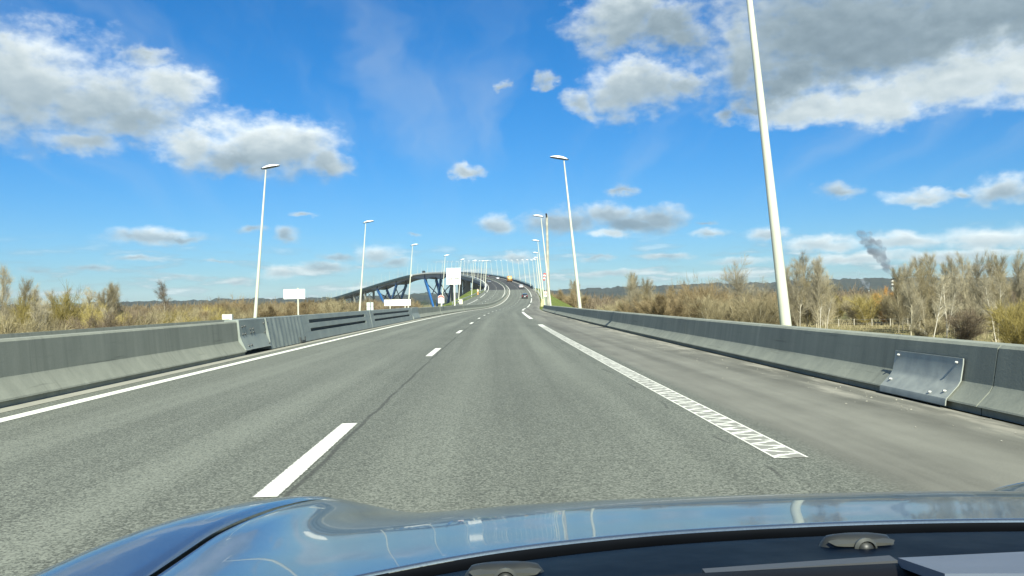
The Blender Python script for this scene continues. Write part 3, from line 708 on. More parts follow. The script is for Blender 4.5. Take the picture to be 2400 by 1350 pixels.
    # the blue V piers
    for far, near, foot in VP_TOPS:
        legs = {}
        for g in (GL, GR):
            for t in (far, near):
                top = np.array(pt(t, g, -1.2-depth(t))); fy = foot+(t-foot)*0.13; base = np.array(pt(fy, g*0.86-.6)); base[2] = GZ-.6
                h = heading(t); side = (cos(h), sin(h), 0)
                m = MB(); m.beam(top, base, 2.2, 4.6, 1.7, 2.6, side=side); m.build('leg', M_blue, root); legs[(g, t)] = (top, base)
                q = np.array(pt(t, g, -.8)); m = MB(); m.beam(q, top, 1.3, 4.2, 1.8, 4.6, side=side); m.build('stiffener', M_navy, root)
        m = MB()
        p = pt(foot, -4.5); m.box((p[0], p[1], GZ+.2), (20, 16, 1.6), heading(foot)); m.build('footing', M_pier, root)
        for t in (far, near):
            (ta, ba), (tb, bb) = legs[(GL, t)], legs[(GR, t)]; L = lambda a, b, s: a+(b-a)*s
            m = MB(); m.beam(L(ta, ba, .12), L(tb, bb, .62), 1.0, 1.1, side=(0, 1, 0)); m.beam(L(tb, bb, .12), L(ta, ba, .62), 1.0, 1.0, side=(0, 1, 0)); m.build('cross_brace', M_navy, root)
viaduct()

# ------------------------------------------------------------------ lamp posts
M_lampw = simple('cream_lamp_paint', (0.52, 0.525, 0.43), 0.45, 0.0, 0.08, 0.6)
M_shell = simple('white_luminaire', (0.80, 0.80, 0.78), 0.35, 0.0, 0.04, 1.0)
M_under = simple('dark_luminaire_underside', (0.02, 0.024, 0.035), 0.4, 0.0, 0.05, 1.0)
def make_lamp():
    """pole leaning towards -x over the road; origin at the base"""
    root = empty('lamp_post'); H = 11.9; lean = math.tan(R(5.0))
    m = MB(); rings = []
    for z in np.linspace(0, H, 13):
        r = 0.138-0.090*z/H; c = (-lean*z, 0, z); rings.append([(c[0]+r*cos(t), c[1]+r*sin(t), z) for t in np.linspace(0, 2*pi, 17)[:-1]])
    m.loft(rings); m.build('pole', M_lampw, root, smooth=True, angle=40)
    tx = -lean*H; L0 = 1.34; ang = R(13)
    def place(u, v, w): # along the head (towards the road), across, up
        return (tx+0.26-(u*cos(ang)+w*sin(ang)*0), v, H+0.06+u*sin(ang)*0.75+w)
    shell = []; flat = []
    for s in np.linspace(0, 1, 13):
        wd = 0.21*max(math.sin(pi*min(s*0.94+0.05, 1))**.6, .06); ht = 0.21*max(math.sin(pi*(0.06+.92*s))**.8, .05)*(1-.35*s)
        shell.append([place(s*L0, wd*cos(t), ht*sin(t)+.035) for t in np.linspace(0, pi, 9)]); flat.append((s*L0, wd))
    m = MB(); m.loft(shell, closed=False, caps=False); n = 9
    m.add([p for r in (shell[0], shell[-1]) for p in r], [tuple(range(n-1, -1, -1)), tuple(range(n, 2*n))]); m.build('lamp_shell', M_shell, root, smooth=True, angle=60)
    m = MB(); rings = []
    for s, w in flat: rings.append([place(s, w*.97, .034), place(s, -w*.97, .034), place(s, -w*.8, -.045), place(s, w*.8, -.045)])
    m.loft(rings); m.tube(place(-.10, 0, .02), place(.03, 0, .035), .035, .075, 8); m.build('lamp_underside', M_under, root)
    return root
def lamps():
    proto = make_lamp(); first = True
    # right-hand row
    lab = {0: 'nearest cream lamp post behind the right barrier, so tall its head leaves the photo', 1: 'white lamp post right of the road, in front of the round brown bush',
           2: 'white lamp post right of the road beside the grey wooden pole', 3: 'slender white lamp post just left of the grey wooden pole'}
    used = False
    for k in range(0, 40):
        y = 20.0+42.0*k; off = [8.55, 7.55, 7.15, 6.95, 6.55, 6.4, 6.25][k] if k < 7 else (6.1 if y < 342 else 5.75)
        o = proto if not used else copy_tree(proto); used = True
        dz = -0.2 if y < 342 else 0.1
        if k < 4: off = {0: 8.62, 1: 7.55, 2: 7.15, 3: 6.95}[k]
        o.location = pt(y, off, dz, cross=False); o.rotation_euler = (0, 0, heading(y)); o.scale = (1, 1, 1.0)
        if k in lab: tag(o, lab[k], 'lamp post', 'lamp posts along the right side')
        elif y < 500: tag(o, 'distant white lamp post in the right-hand row where the road climbs onto the bridge', 'lamp post', 'lamp posts along the right side')
        else: tag(o, 'tiny far lamp post on the outer side of the bridge deck', 'lamp post', 'lamp posts on the outer side of the bridge')
    labl = {0: 'tall white lamp post left of the road, in front of the large white cloud', 1: 'white lamp post beyond the slotted steel gate, left of the blank wide sign', 2: 'white lamp post standing in front of the wide white blank sign', 3: 'white lamp post right behind the S sign, left of the big sign board',
            4: 'white lamp post just right of the big sign board by the pale cabinet'}
    for k in range(0, 39):
        y = 62.0+42.0*k; off = [-17.0, -17.15, -17.45, -16.6, -16.9, -16.2, -15.2][k] if k < 7 else -14.1
        dz = -0.15 if y < 342 else 0.1
        o = copy_tree(proto); o.location = pt(y, off, dz); o.rotation_euler = (0, 0, heading(y)+pi)
        if k in labl: tag(o, labl[k], 'lamp post', 'lamp posts along the left side')
        elif y < 500: tag(o, 'distant white lamp post in the left-hand row at the start of the bridge', 'lamp post', 'lamp posts along the left side')
        else: tag(o, 'tiny far lamp post on the inner side of the bridge deck', 'lamp post', 'lamp posts on the inner side of the bridge')
lamps()

# ------------------------------------------------------------------ signs and roadside things
M_signw = simple('white_sign_back', (0.80, 0.79, 0.74), 0.55, 0.0, 0.05, 0.8)
M_signg = simple('grey_sign_back', (0.50, 0.56, 0.54), 0.55, 0.2, 0.06, 0.8)
M_red = simple('sign_red', (0.55, 0.06, 0.045), 0.55, 0.0, 0.06, 2.0)
M_ink = simple('sign_black', (0.02, 0.02, 0.022), 0.6, 0.0, 0.05, 2.0)
M_yel = simple('yellow_panel', (0.42, 0.38, 0.20), 0.6, 0.0, 0.08, 2.0)
def text_mesh(s, size, parent, name, mat, loc, rz=0.0, bold=0.0):
    cu = bpy.data.curves.new('lettering', 'FONT'); cu.body = s; cu.size = size; cu.align_x = 'CENTER'; cu.align_y = 'CENTER'; cu.extrude = 0.004; cu.offset = bold
    t = bpy.data.objects.new('lettering', cu); COL.objects.link(t); dg = bpy.context.evaluated_depsgraph_get(); me = bpy.data.meshes.new_from_object(t.evaluated_get(dg)); bpy.data.objects.remove(t, do_unlink=True)
    o = bpy.data.objects.new(name, me); COL.objects.link(o); me.materials.clear(); me.materials.append(mat); o.parent = parent; o.location = loc; o.rotation_euler = (R(90), 0, rz); return o
def sign_one():
    r = empty('sign_board', (-18.3, 79, -.5), R(-4)); tag(r, 'small white blank sign on a single post, right of the tall left lamp post', 'sign')
    m = MB(); m.box((0, 0, 2.72), (2.05, .05, .92)); m.build('panel', M_signw, r); m = MB(); m.box((.82, -.03, 2.72), (.03, .03, .92)); m.box((-.5, -.03, 2.72), (.03, .03, .9)); m.build('stiffener', M_signw, r)
    m = MB(); m.tube((.33, .06, -1.5), (.33, .06, 3.3), .075, .075, 10); m.build('post', M_lampw, r)
sign_one()
def sign_two():
    r = empty('sign_board', (-17.5, 162, -.9), R(-3)); tag(r, 'wide white blank sign on low posts, below the descending end of the viaduct', 'sign')
    m = MB(); m.box((0, 0, 2.15), (5.2, .06, 1.2)); m.build('panel', M_signw, r)
    for x in (-1.45, 1.5): m = MB(); m.box((x, -.08, 1.0), (.14, .1, 3.4)); m.build('post', simple('sign_post_cream', (.62, .6, .5), .6), r)
sign_two()
def sign_three():
    r = empty('sign_board', (-17.9, 127, -.75), R(-3)); tag(r, 'small pale grey square sign back with a dark centre post behind the barrier', 'sign')
    for z in (1.2, 1.82): m = MB(); m.box((-.03, 0, z), (1.02, .05, .57)); m.build('panel', M_signg, r)
    m = MB(); m.box((.05, -.06, .9), (.10, .08, 2.7)); m.build('post', simple('dark_post', (.12, .15, .16), .6), r)
sign_three()
def sign_big():
    b = pt(200, -15.2); r = empty('direction_sign', (-7.95, 200, .35), R(-4)); tag(r, 'large pale direction sign seen from behind on one thick post, beside the bridge', 'sign')
    for z0, h in ((8.55, .95), (7.62, .85), (6.75, .82), (6.0, .62), (5.35, .6)): m = MB(); m.box((0, 0, z0), (3.45, .08, h)); m.build('panel', M_signw, r)
    m = MB()
    for x in (-.82, .82): m.box((x, -.07, 7.1), (.08, .06, 4.0))
    m.build('stiffener', M_signg, r)
    m = MB(); m.box((0, .0, 8.0), (.2, .02, .02))
    for x0, x1 in ((-1.35, -.2), (.2, 1.3)): m = MB(); m.box(((x0+x1)/2, -.06, 6.40), (x1-x0, .05, .24)); m.build('clamp', M_ink, r)
    m = MB(); m.box((.18, -.12, 3.0), (.36, .14, 7.2)); m.build('post', M_lampw, r)
sign_big()
def sign_s():
    p = pt(84, MED); r = empty('hospital_sign', (p[0], p[1], p[2]+.8), R(-2)); r.name = 'emergency_sign'
    tag(r, 'white sign with red rounded top and black S on the median barrier', 'sign')
    def plate(w, h0, h1, y, rtop):
        pts = [(-w, h0), (w, h0)]; cy = h1-rtop*.75
        for t in np.linspace(0, pi, 17): pts.append((w*cos(t), cy+rtop*.75*sin(t)))
        return [(a, y, b) for a, b in pts]
    m = MB(); A = plate(.31, .34, 1.17, -.02, .31); B = plate(.31, .34, 1.17, .02, .31); m.loft([A, B]); m.build('plate', M_signw, r)
    m = MB(); cy = 1.17-.31*.75; A = [(.285*cos(t), -.026, cy-.03+.235*sin(t)) for t in np.linspace(0, pi, 17)]; B = [(a, -.021, c) for a, _, c in A]; m.loft([A, B]); 
    m.box((0, -.0235, cy-.075), (.57, .005, .09)); m.build('red_panel', M_red, r)
    m = MB(); m.box((0, -.029, cy+.03), (.30, .004, .035)); m.box((0, -.029, cy-.05), (.40, .004, .04)); m.build('pale_stripe', M_signw, r)
    text_mesh('S', .30, r, 'letter', M_ink, (-.01, -.026, .58), bold=.008)
    m = MB(); m.box((0, .05, .1), (.09, .06, .9)); m.build('post', M_signg, r)
sign_s()
def small_box():
    m = MB(); m.box((0, 0, .2), (.66, .3, .42)); r = m.build('cable_box', simple('weathered_cream', (.55, .55, .45), .7)); r.location = pt(56, -16.95, .56); tag(r, 'small cream box standing on top of the far concrete barrier', 'box')
small_box()
def cabinet():
    r = empty('cabinet', (-6.75, 215, LZ(215)-.45)); tag(r, 'pale roadside cabinet at the end of the left guard rail', 'cabinet')
    m = MB(); m.box((0, 0, .75), (.85, .6, 1.5)); m.build('body', simple('cabinet_cream', (.62, .6, .45), .6), r); m = MB(); m.box((0, 0, 1.53), (.95, .7, .07)); m.build('lid', M_signg, r)
cabinet()
def bollard():
    r = empty('marker_post', pt(290, -15.0, -.05)); tag(r, 'orange and cream marker post beside the guard rail at the foot of the bridge', 'marker post')
    m = MB(); m.tube((0, 0, 0), (0, 0, 1.9), .27, .25, 12); m.build('body', simple('faded_orange', (.62, .30, .12), .6), r, True, 40); m = MB(); m.tube((0, 0, 1.2), (0, 0, 1.7), .275, .27, 12); m.tube((0, 0, 1.9), (0, 0, 2.0), .25, .15, 12); m.build('band', M_signw, r)
bollard()
def wood_pole():
    r = empty('wooden_pole', (8.4, 112, -.4)); tag(r, 'upright grey wooden pole with a small dark camera on top, right of the road', 'pole')
    m = MB(); m.tube((0, 0, 0), (0, 0, 13.1), .27, .15, 10); m.build('shaft', simple('grey_wood', (.34, .33, .27), .85, 0, .2, 1.5), r, True, 40)
    m = MB(); m.tube((-.02, -.15, 12.85), (-.10, -.25, 13.35), .09, .12, 8); m.box((0, -.1, 13.2), (.08, .3, .08)); m.build('camera_head', M_ink, r)
wood_pole()
def windsock():
    p = pt(152, 6.9); r = empty('windsock', p); tag(r, 'red and white striped windsock hanging between the lamp posts right of the road', 'windsock')
    m = MB(); m.tube((.25, 0, 0), (.25, 0, 6.4), .05, .04, 8); m.build('mast', M_signg, r)
    P0 = np.array((.18, 0, 6.25)); P1 = np.array((-.02, -.15, 4.95))
    for i in range(5):
        a = P0+(P1-P0)*i/5; b = P0+(P1-P0)*(i+1)/5; m = MB(); m.tube(a, b, .27-.025*i, .27-.025*(i+1), 10); m.build('band', M_red if i % 2 == 0 else M_signw, r, True, 40)
windsock()
def road_signs_right():
    r = empty('road_sign', (13.1, 182, LZ(182)-.3)); tag(r, 'small pink and white road sign low behind the wooden pole', 'sign')
    m = MB(); m.box((0, 0, 3.0), (.95, .05, .85)); m.build('plate', simple('pink_sign', (.62, .33, .28), .6), r); m = MB(); m.box((0, 0, 2.35), (.95, .05, .36)); m.build('lower_plate', M_signw, r)
    m = MB(); m.tube((0, .06, -1.2), (0, .06, 3.4), .05, .05, 8); m.build('post', M_signg, r)
    m = MB(); m.box((0, -.03, 3.1), (.6, .012, .22)); m.build('symbol', M_signw, r)
    r = empty('crash_cushion', (11.55, 171, LZ(171)-.2)); tag(r, 'yellow crash cushion at the road edge in front of a lamp post', 'crash cushion')
    for i, (w, d_, z, h) in enumerate(((.8, .8, .45, .9), (.5, .5, 1.3, .8))): m = MB(); m.box((0, 0, z), (w, d_, h), taper=.9); m.build('block', M_yel, r)
    r = empty('marker_stake', (9.1, 118, -.5)); tag(r, 'thin white marker stake in the grass beside the wooden pole', 'stake')
    m = MB(); m.box((0, 0, .55), (.10, .05, 1.5)); m.build('stake', M_signw, r); m = MB(); m.box((0, -.03, 1.2), (.09, .02, .16)); m.build('reflector', M_yel, r)
road_signs_right()
# ------------------------------------------------------------------ bare winter trees and scrub
M_bark = twig_mat('grey_bark', (0.22, 0.195, 0.135), (0.42, 0.38, 0.27))
M_birch = twig_mat('white_bark', (0.36, 0.33, 0.26), (0.54, 0.50, 0.41), 1.2)
M_tw_tan = twig_mat('tan_twigs', (0.155, 0.13, 0.074), (0.33, 0.285, 0.17))
M_tw_grey = twig_mat('grey_twigs', (0.19, 0.168, 0.115), (0.39, 0.35, 0.245))
M_tw_yel = twig_mat('yellow_twigs', (0.165, 0.135, 0.040), (0.34, 0.28, 0.10))
M_tw_red = twig_mat('russet_twigs', (0.14, 0.106, 0.057), (0.28, 0.218, 0.122))
M_tw_org = twig_mat('orange_twigs', (0.26, 0.13, 0.03), (0.46, 0.25, 0.07))
M_tw_dark = twig_mat('dark_brown_twigs', (0.085, 0.068, 0.05), (0.19, 0.15, 0.10))
def strips(P0, D, Ln, Wd, rng, bend=0.0):
    n = len(P0); D = D/np.linalg.norm(D, axis=1, keepdims=True); A = rng.randn(n, 3); A -= D*(A*D).sum(1, keepdims=True); A /= np.linalg.norm(A, axis=1, keepdims=True); W = A*Wd[:, None]/2
    P1 = P0+D*Ln[:, None]; return np.stack([P0-W, P0+W, P1+W*.35, P1-W*.35], 1)
def grow(rng, H, kind):
    """returns limb segments (p0,p1,r0,r1) and twig anchors (pos, dir)"""
    limbs = []; anchors = []
    def branch(p, d, L, r, lev, up):
        n = max(2, int(L/1.1)); q = np.array(p, float); d = np.array(d, float); seg = L/n
        for i in range(n):
            d = d+rng.randn(3)*(.10 if lev else .045)+np.array((0, 0, up)); d /= np.linalg.norm(d); q2 = q+d*seg; r2 = r*(1-.75/n) if i < n-1 else r*.35
            limbs.append((q, q2, r, r2)); t = (i+1)/n
            yield_here = lev > 0 or t > kind['bare']
            if yield_here:
                for _ in range(kind['tw']): anchors.append((q+(q2-q)*rng.rand(), d.copy()))
                if lev < kind['lev']:
                    for _ in range(kind['br'][lev]):
                        ax = rng.randn(3); ax -= d*(ax@d); ax /= np.linalg.norm(ax); ang = kind['ang'][lev]*(1+.25*rng.randn()); nd = d*cos(ang)+ax*sin(ang); ll = L*kind['len'][lev]*(1.1-.65*t*kind['tap'])*(0.7+.5*rng.rand())
                        branch(q+(q2-q)*rng.rand(), nd, ll, max(r2*.55, .012), lev+1, kind['up'])
            q, r = q2, r2
    for s in range(kind['stems']):
        a = rng.rand()*2*pi; sp = kind['spread']*(0.4+.8*rng.rand()); d = np.array((cos(a)*sp, sin(a)*sp, 1.0)); b = (rng.randn()*.25*(kind['stems'] > 1), rng.randn()*.25*(kind['stems'] > 1), 0)
        branch(b, d/np.linalg.norm(d), H*kind['trunk']*(.8+.25*rng.rand() if kind['stems'] > 1 else 1), kind['r'], 0, kind['up0'])
    return limbs, anchors
KINDS = dict(
 poplar=dict(stems=1, spread=.05, trunk=.93, r=.17, bare=.16, tw=3, lev=2, br=(3, 2), ang=(R(34), R(35)), len=(.34, .42), tap=.9, up=.10, up0=.02, twl=1.2, tww=.024, spray=.42, n=4),
 spread=dict(stems=2, spread=.12, trunk=.78, r=.24, bare=.24, tw=2, lev=2, br=(2, 3), ang=(R(46), R(42)), len=(.50, .50), tap=.6, up=.05, up0=.03, twl=1.1, tww=.025, spray=.55, n=4),
 birch=dict(stems=1, spread=.10, trunk=.9, r=.13, bare=.42, tw=3, lev=2, br=(3, 2), ang=(R(40), R(44)), len=(.27, .45), tap=.8, up=.03, up0=.02, twl=.9, tww=.024, spray=.65, n=5),
 leaner=dict(stems=1, spread=.42, trunk=.95, r=.12, bare=.34, tw=2, lev=2, br=(2, 2), ang=(R(40), R(40)), len=(.30, .45), tap=.6, up=.07, up0=.045, twl=1.0, tww=.025, spray=.55, n=4),
 willow=dict(stems=9, spread=.42, trunk=.80, r=.09, bare=.10, tw=3, lev=1, br=(2,), ang=(R(26),), len=(.42,), tap=.5, up=.05, up0=.03, twl=1.25, tww=.027, spray=.40, n=8),
 bush=dict(stems=12, spread=.70, trunk=.74, r=.07, bare=.06, tw=3, lev=1, br=(2,), ang=(R(34),), len=(.46,), tap=.5, up=.04, up0=.02, twl=1.0, tww=.029, spray=.52, n=10),
 dome=dict(stems=16, spread=.55, trunk=.80, r=.05, bare=.04, tw=4, lev=1, br=(2,), ang=(R(26),), len=(.36,), tap=.5, up=.02, up0=.0, twl=.8, tww=.032, spray=.6, n=16))
def make_tree(name, kind, H, trunk_mat, twig, seed):
    rng = np.random.RandomState(seed); K = KINDS[kind]; limbs, anch = grow(rng, H, K); zmax = max(max(l[0][2], l[1][2]) for l in limbs)+K['twl']*.6; f = H/zmax
    root = empty(name); m = MB(); fine = []
    for p0, p1, r0, r1 in limbs:
        if r0 > .026: m.tube(p0*f, p1*f, r0, r1, 5 if r0 > .08 else 4, caps=False)
        else: fine.append((p0*f, p1*f, r0))
    m.build('trunk', trunk_mat, root, smooth=True, fix=False)
    A = np.array([a[0] for a in anch])*f; D = np.array([a[1] for a in anch]); n = K['n']; A = np.repeat(A, n, 0); D = np.repeat(D, n, 0)+rng.randn(len(A), 3)*K['spray']+np.array((0, 0, .25)); N_ = len(A)
    A = A+rng.randn(N_, 3)*.16; L = K['twl']*(.45+.8*rng.rand(N_)); Q = strips(A, D, L, K['tww']*(.55+.7*rng.rand(N_)), rng)
    if fine:
        P0 = np.array([a for a, _, _ in fine]); P1 = np.array([b for _, b, _ in fine]); dd = P1-P0; Q = np.concatenate([Q, strips(P0, dd, np.linalg.norm(dd, axis=1), np.full(len(P0), .05), rng)])
    Q[:, :, 2] = np.maximum(Q[:, :, 2], 0.02)
    quads_object('crown', Q, twig, root); root['h0'] = H
    return root
PROTO = {}
def proto(key, *a):
    PROTO.setdefault(key, []).append(make_tree(*a))
proto('poplar', 'bare_tree', 'poplar', 15.0, M_bark, M_tw_grey, 1); proto('poplar', 'bare_tree', 'poplar', 15.0, M_bark, M_tw_tan, 2); proto('poplar', 'bare_tree', 'poplar', 15.0, M_bark, M_tw_grey, 3)
proto('spread', 'bare_tree', 'spread', 15.0, M_bark, M_tw_grey, 4); proto('birch', 'birch_tree', 'birch', 12.0, M_birch, M_tw_grey, 5); proto('birch', 'birch_tree', 'leaner', 11.0, M_birch, M_tw_tan, 6); proto('birch', 'birch_tree', 'leaner', 11.0, M_birch, M_tw_grey, 16)
proto('lonebirch', 'birch_tree', 'birch', 13.0, M_birch, M_tw_dark, 15)
proto('willow', 'willow_bush', 'willow', 9.0, M_bark, M_tw_tan, 7); proto('willow', 'willow_bush', 'willow', 9.0, M_bark, M_tw_tan, 8); proto('yellow', 'willow_bush', 'willow', 9.0, M_bark, M_tw_yel, 9); proto('yellow', 'willow_bush', 'bush', 7.0, M_bark, M_tw_yel, 17)
proto('brown', 'brown_bush', 'bush', 8.0, M_bark, M_tw_red, 10); proto('brown', 'brown_bush', 'dome', 8.0, M_bark, M_tw_red, 11); proto('tan', 'tan_bush', 'bush', 7.0, M_bark, M_tw_tan, 12); proto('orange', 'orange_bush', 'dome', 8.0, M_bark, M_tw_org, 13); proto('dark', 'dark_bush', 'bush', 7.0, M_bark, M_tw_dark, 14)
_used = set(); _rng = np.random.RandomState(21)
def tree(key, x, y, h, label, cat, group=None, wide=1.0, rz=None, which=None):
    ps = PROTO[key]; p = ps[(which if which is not None else _rng.randint(len(ps))) % len(ps)]
    if p.name not in _used: o = p; _used.add(p.name)
    else: o = copy_tree(p)
    s = h/p['h0']; o.location = (x, y, GZ-.1); o.rotation_euler = (0, 0, _rng.rand()*2*pi if rz is None else rz); w = s*wide*(.92+.16*_rng.rand()); o.scale = (w, w, s)
    if 'h0' in o and o is not p: del o['h0']
    return tag(o, label, cat, group)
# left side, beyond the opposite carriageway
tree('poplar', -74.7, 130, 16.5, 'tallest slim bare tree at the left edge of the photo', 'tree', wide=.75, which=0)
tree('poplar', -78.0, 140, 14.2, 'slim bare tree second from the left photo edge, leaning grey branches', 'tree', wide=.75, which=1)
for x, y, h in ((-81.5, 150, 13.4), (-83.3, 165, 12.9), (-87, 170, 12.6), (-90, 168, 13)): tree('poplar', x, y, h, 'bare grey tree in the row at the far left behind yellowish willows', 'tree', 'bare trees at the far left', .8)
for x, y, h in ((-83.5, 175, 13.4), (-83.0, 180, 14.4), (-82.9, 186, 14.0), (-83.2, 190, 13.6), (-82.2, 178, 13.2), (-84.5, 183, 12.6)): tree('poplar', x, y, h, 'bare tree in the rounded grey clump left of the lone birch', 'tree', 'rounded clump of bare trees on the left', .85)
tree('lonebirch', -66.3, 170, 14.0, 'lone birch with white stem and dark pointed crown, left of the tall lamp post', 'tree', wide=.85)
for x, y, h in ((-67.6, 130, 12.6), (-66.1, 137, 11.0), (-63.5, 142, 8.6), (-70.4, 128, 10.2)): tree('yellow', x, y, h, 'tall yellowish willow in front of the bare trees at far left', 'bush', 'yellow willows on the left', which=0)
for x, y, h in ((-64.5, 120, 9.8), (-62.8, 118, 9.2), (-66, 124, 9.9), (-57.4, 125, 8.6)): tree('birch', x, y, h, 'thin pale stemmed birch among the left scrub', 'tree', 'thin birches on the left', .8, which=0)
for x, y, h in ((-70.8, 230, 12.0), (-72.5, 226, 11.4), (-68.5, 232, 11.2)): tree('brown', x, y, h, 'rounded russet bush standing higher than the left thicket', 'bush', 'russet bushes in the left thicket')
# right side
tree('spread', 59.2, 190, 18.9, 'tall spreading bare tree standing highest above the brown bushes right of centre', 'tree', wide=.85)
tree('spread', 63.6, 186, 13.6, 'lower spreading bare tree between the highest one and the near lamp post', 'tree', wide=.7)
for x, y, h in ((34.9, 200, 14.3), (38.5, 205, 15.3), (41.8, 210, 13.2), (36.6, 203, 14.6), (40.2, 207, 13.8), (47.3, 215, 11.8)): tree('poplar', x, y, h, 'pale bare tree in the clump right of the second lamp post', 'tree', 'pale bare clump right of the second lamp post', .8)
for x, y, h in ((32.5, 310, 16.3), (36.3, 315, 15.6), (34.5, 312, 14.6)): tree('poplar', x, y, h, 'bare tree behind the round brown bush by the second lamp post', 'tree', 'bare trees behind the round brown bush', .8)
tree('brown', 29.8, 300, 12.2, 'round brown bush between the grass bank and the second lamp post', 'bush', wide=1.05, which=1)
for x, y, h in ((43.7, 182, 12.3), (44.9, 172, 13.4), (48.5, 176, 12.2)): tree('brown', x, y, h, 'large russet bush crowning the middle of the right thicket', 'bush', 'large russet bushes on the right', .95, which=0)
for x, y, h in ((64.7, 170, 16.6), (68.6, 175, 18.2), (69.6, 171, 16.6), (74.8, 180, 14.0), (66.5, 178, 15.5), (71.5, 177, 16.8)): tree('poplar', x, y, h, 'tall bare tree in the clump just right of the nearest lamp post', 'tree', 'bare clump beside the nearest lamp post', .85)
for x, y, h in ((60.4, 158, 12.0), (63.6, 156, 10.9), (66.6, 160, 11.0)): tree('birch', x, y, h, 'leaning white stemmed birch just right of the nearest lamp post', 'tree', 'white birches by the nearest lamp post', .8, which=1)
for x, y, h in ((71.2, 130, 11.6), (74.8, 132, 12.2), (80.4, 128, 11.2), (78, 138, 11.5), (84.5, 134, 11.8)): tree('birch', x, y, h, 'leaning pale stemmed birch below the tall bare trees at right', 'tree', 'leaning birches at the right', .8, which=2)
tree('orange', 110.5, 225, 10.0, 'bright orange bush in front of the smoking chimney', 'bush', wide=.95)
for x, y, h in ((78.2, 150, 14.6), (83.7, 155, 15.8), (89.2, 160, 16.8), (87.6, 152, 15.6), (93.6, 158, 16.6), (91.3, 150, 15.4), (97.5, 156, 16.4), (95.5, 149, 15.6), (102.1, 155, 16.3), (101.2, 150, 15.2), (106, 152, 15.4), (93.1, 175, 14.4), (102.0, 180, 15.4), (106.6, 178, 15), (115.4, 182, 15.4), (117.3, 176, 15), (81, 160, 13.8), (86, 168, 15)): tree('poplar', x, y, h, 'tall bare tree in the row at the right edge of the photo', 'tree', 'tall bare trees at the right edge', .82)
for x, y, h in ((68.4, 105, 7.6), (66.2, 100, 6.2), (71.5, 103, 7.4)): tree('yellow', x, y, h, 'low yellow willow above the barrier at the right edge', 'bush', 'yellow willows at the right edge', which=1)
# scrub, placed by strips of ground
def scrub(n, region, keys, hs, label, group, seed, clear=None):
    rng = np.random.RandomState(seed); k = 0
    while k < n:
        y = rng.uniform(*region['y']); x = region['x'](y, rng.rand())
        if clear and clear(x, y): continue
        key = keys[rng.randint(len(keys))]; h = hs(x, y, rng); tree(key, x, y, h, label, 'bush', group, 1.1+.25*rng.rand()); k += 1
el = lambda px_el, y: 7+1.17+math.tan(R(px_el))*y       # tree height whose top reaches that elevation
scrub(62, dict(y=(105, 215), x=lambda y, r: -y*(0.62-0.30*r)), ('willow', 'tan', 'yellow', 'dark', 'willow'), lambda x, y, g: min(el(.10+.55*g.rand(), y), 10)*(.72+.25*g.rand()), 'tan leafless bush in the thicket left of the tall left lamp post', 'bushes of the left thicket', 31)
scrub(75, dict(y=(190, 420), x=lambda y, r: max(-y*(0.36-0.27*r), -150)), ('tan', 'brown', 'willow', 'brown', 'dark', 'tan'), lambda x, y, g: min(el(.12+.42*g.rand(), y), 11.0)*(.84+.2*g.rand()), 'brown leafless bush in the thicket between the tall left lamp post and the bridge', 'bushes of the middle left thicket', 32, lambda x, y: abs(x-LX(y)+17) < 14 or x > LX(y)-32)
scrub(60, dict(y=(150, 290), x=lambda y, r: y*(0.105+0.27*r)), ('tan', 'willow', 'dark', 'brown', 'willow'), lambda x, y, g: min(el(.15+.75*g.rand(), y), 10.0)*(.80+.2*g.rand()), 'tan leafless bush in the thicket right of the second right lamp post', 'bushes of the right thicket', 33, lambda x, y: x < LX(y)+27 or (x < y*.13 and y < 270))
scrub(26, dict(y=(205, 290), x=lambda y, r: y*(0.37+0.15*r)), ('tan', 'yellow', 'willow'), lambda x, y, g: min(el(.0+.35*g.rand(), y), 8.5)*(.9+.2*g.rand()), 'yellowish low bush behind the meadow fence', 'low bushes behind the meadow fence', 34, lambda x, y: abs(x/y-.4915) < .006)
scrub(44, dict(y=(128, 230), x=lambda y, r: y*(0.515+0.22*r)), ('tan', 'dark', 'willow', 'tan'), lambda x, y, g: 2.6+3.6*g.rand(), 'low brownish shrub under the tall bare trees at right', 'undershrubs at the right', 35)
for ps in PROTO.values():
    for p in ps:
        if p.name not in _used:
            for c in children(p): bpy.data.objects.remove(c, do_unlink=True)
            bpy.data.objects.remove(p, do_unlink=True)
# far woods reading as one mass
def far_wood(name, rows, mat, seed, label):
    rng = np.random.RandomState(seed); Q = []
    for (x0, x1, y0, y1, n, h0, h1) in rows:
        for _ in range(n):
            y = rng.uniform(y0, y1); x = rng.uniform(x0, x1)*y; h = rng.uniform(h0, h1); w = h*.42; k = 110; a = rng.rand(k)*2*pi; rr = w*np.sqrt(rng.rand(k)); z = h*(.12+.80*rng.rand(k)*(1-.55*(rr/w)**2)); P = np.stack([x+rr*np.cos(a), y+rr*np.sin(a), GZ+z], 1)
            D = np.stack([np.cos(a)*.4, np.sin(a)*.4, np.full(k, 1.0)], 1)+rng.randn(k, 3)*.3; Q.append(strips(P, D, h*.22*(.6+.8*rng.rand(k)), np.full(k, h*.019)*(.6+.8*rng.rand(k)), rng))
    o = quads_object(name, np.concatenate(Q), mat); tag(o, kind='stuff')
far_wood('far_wood', [(-.75, -.083, 430, 900, 600, 8, 12), (-.75, -.10, 1250, 1900, 350, 9, 14)], M_tw_red, 41, '')
far_wood('far_wood', [(-.80, -.38, 240, 430, 150, 7, 10), (.08, .75, 290, 700, 520, 8, 12)], M_tw_dark, 42, '')
far_wood('far_wood', [(.07, .8, 700, 1600, 500, 9, 14), (-.09, .07, 1300, 2300, 160, 10, 16)], twig_mat('far_green_wood', (.03, .045, .03), (.07, .08, .045)), 43, '')
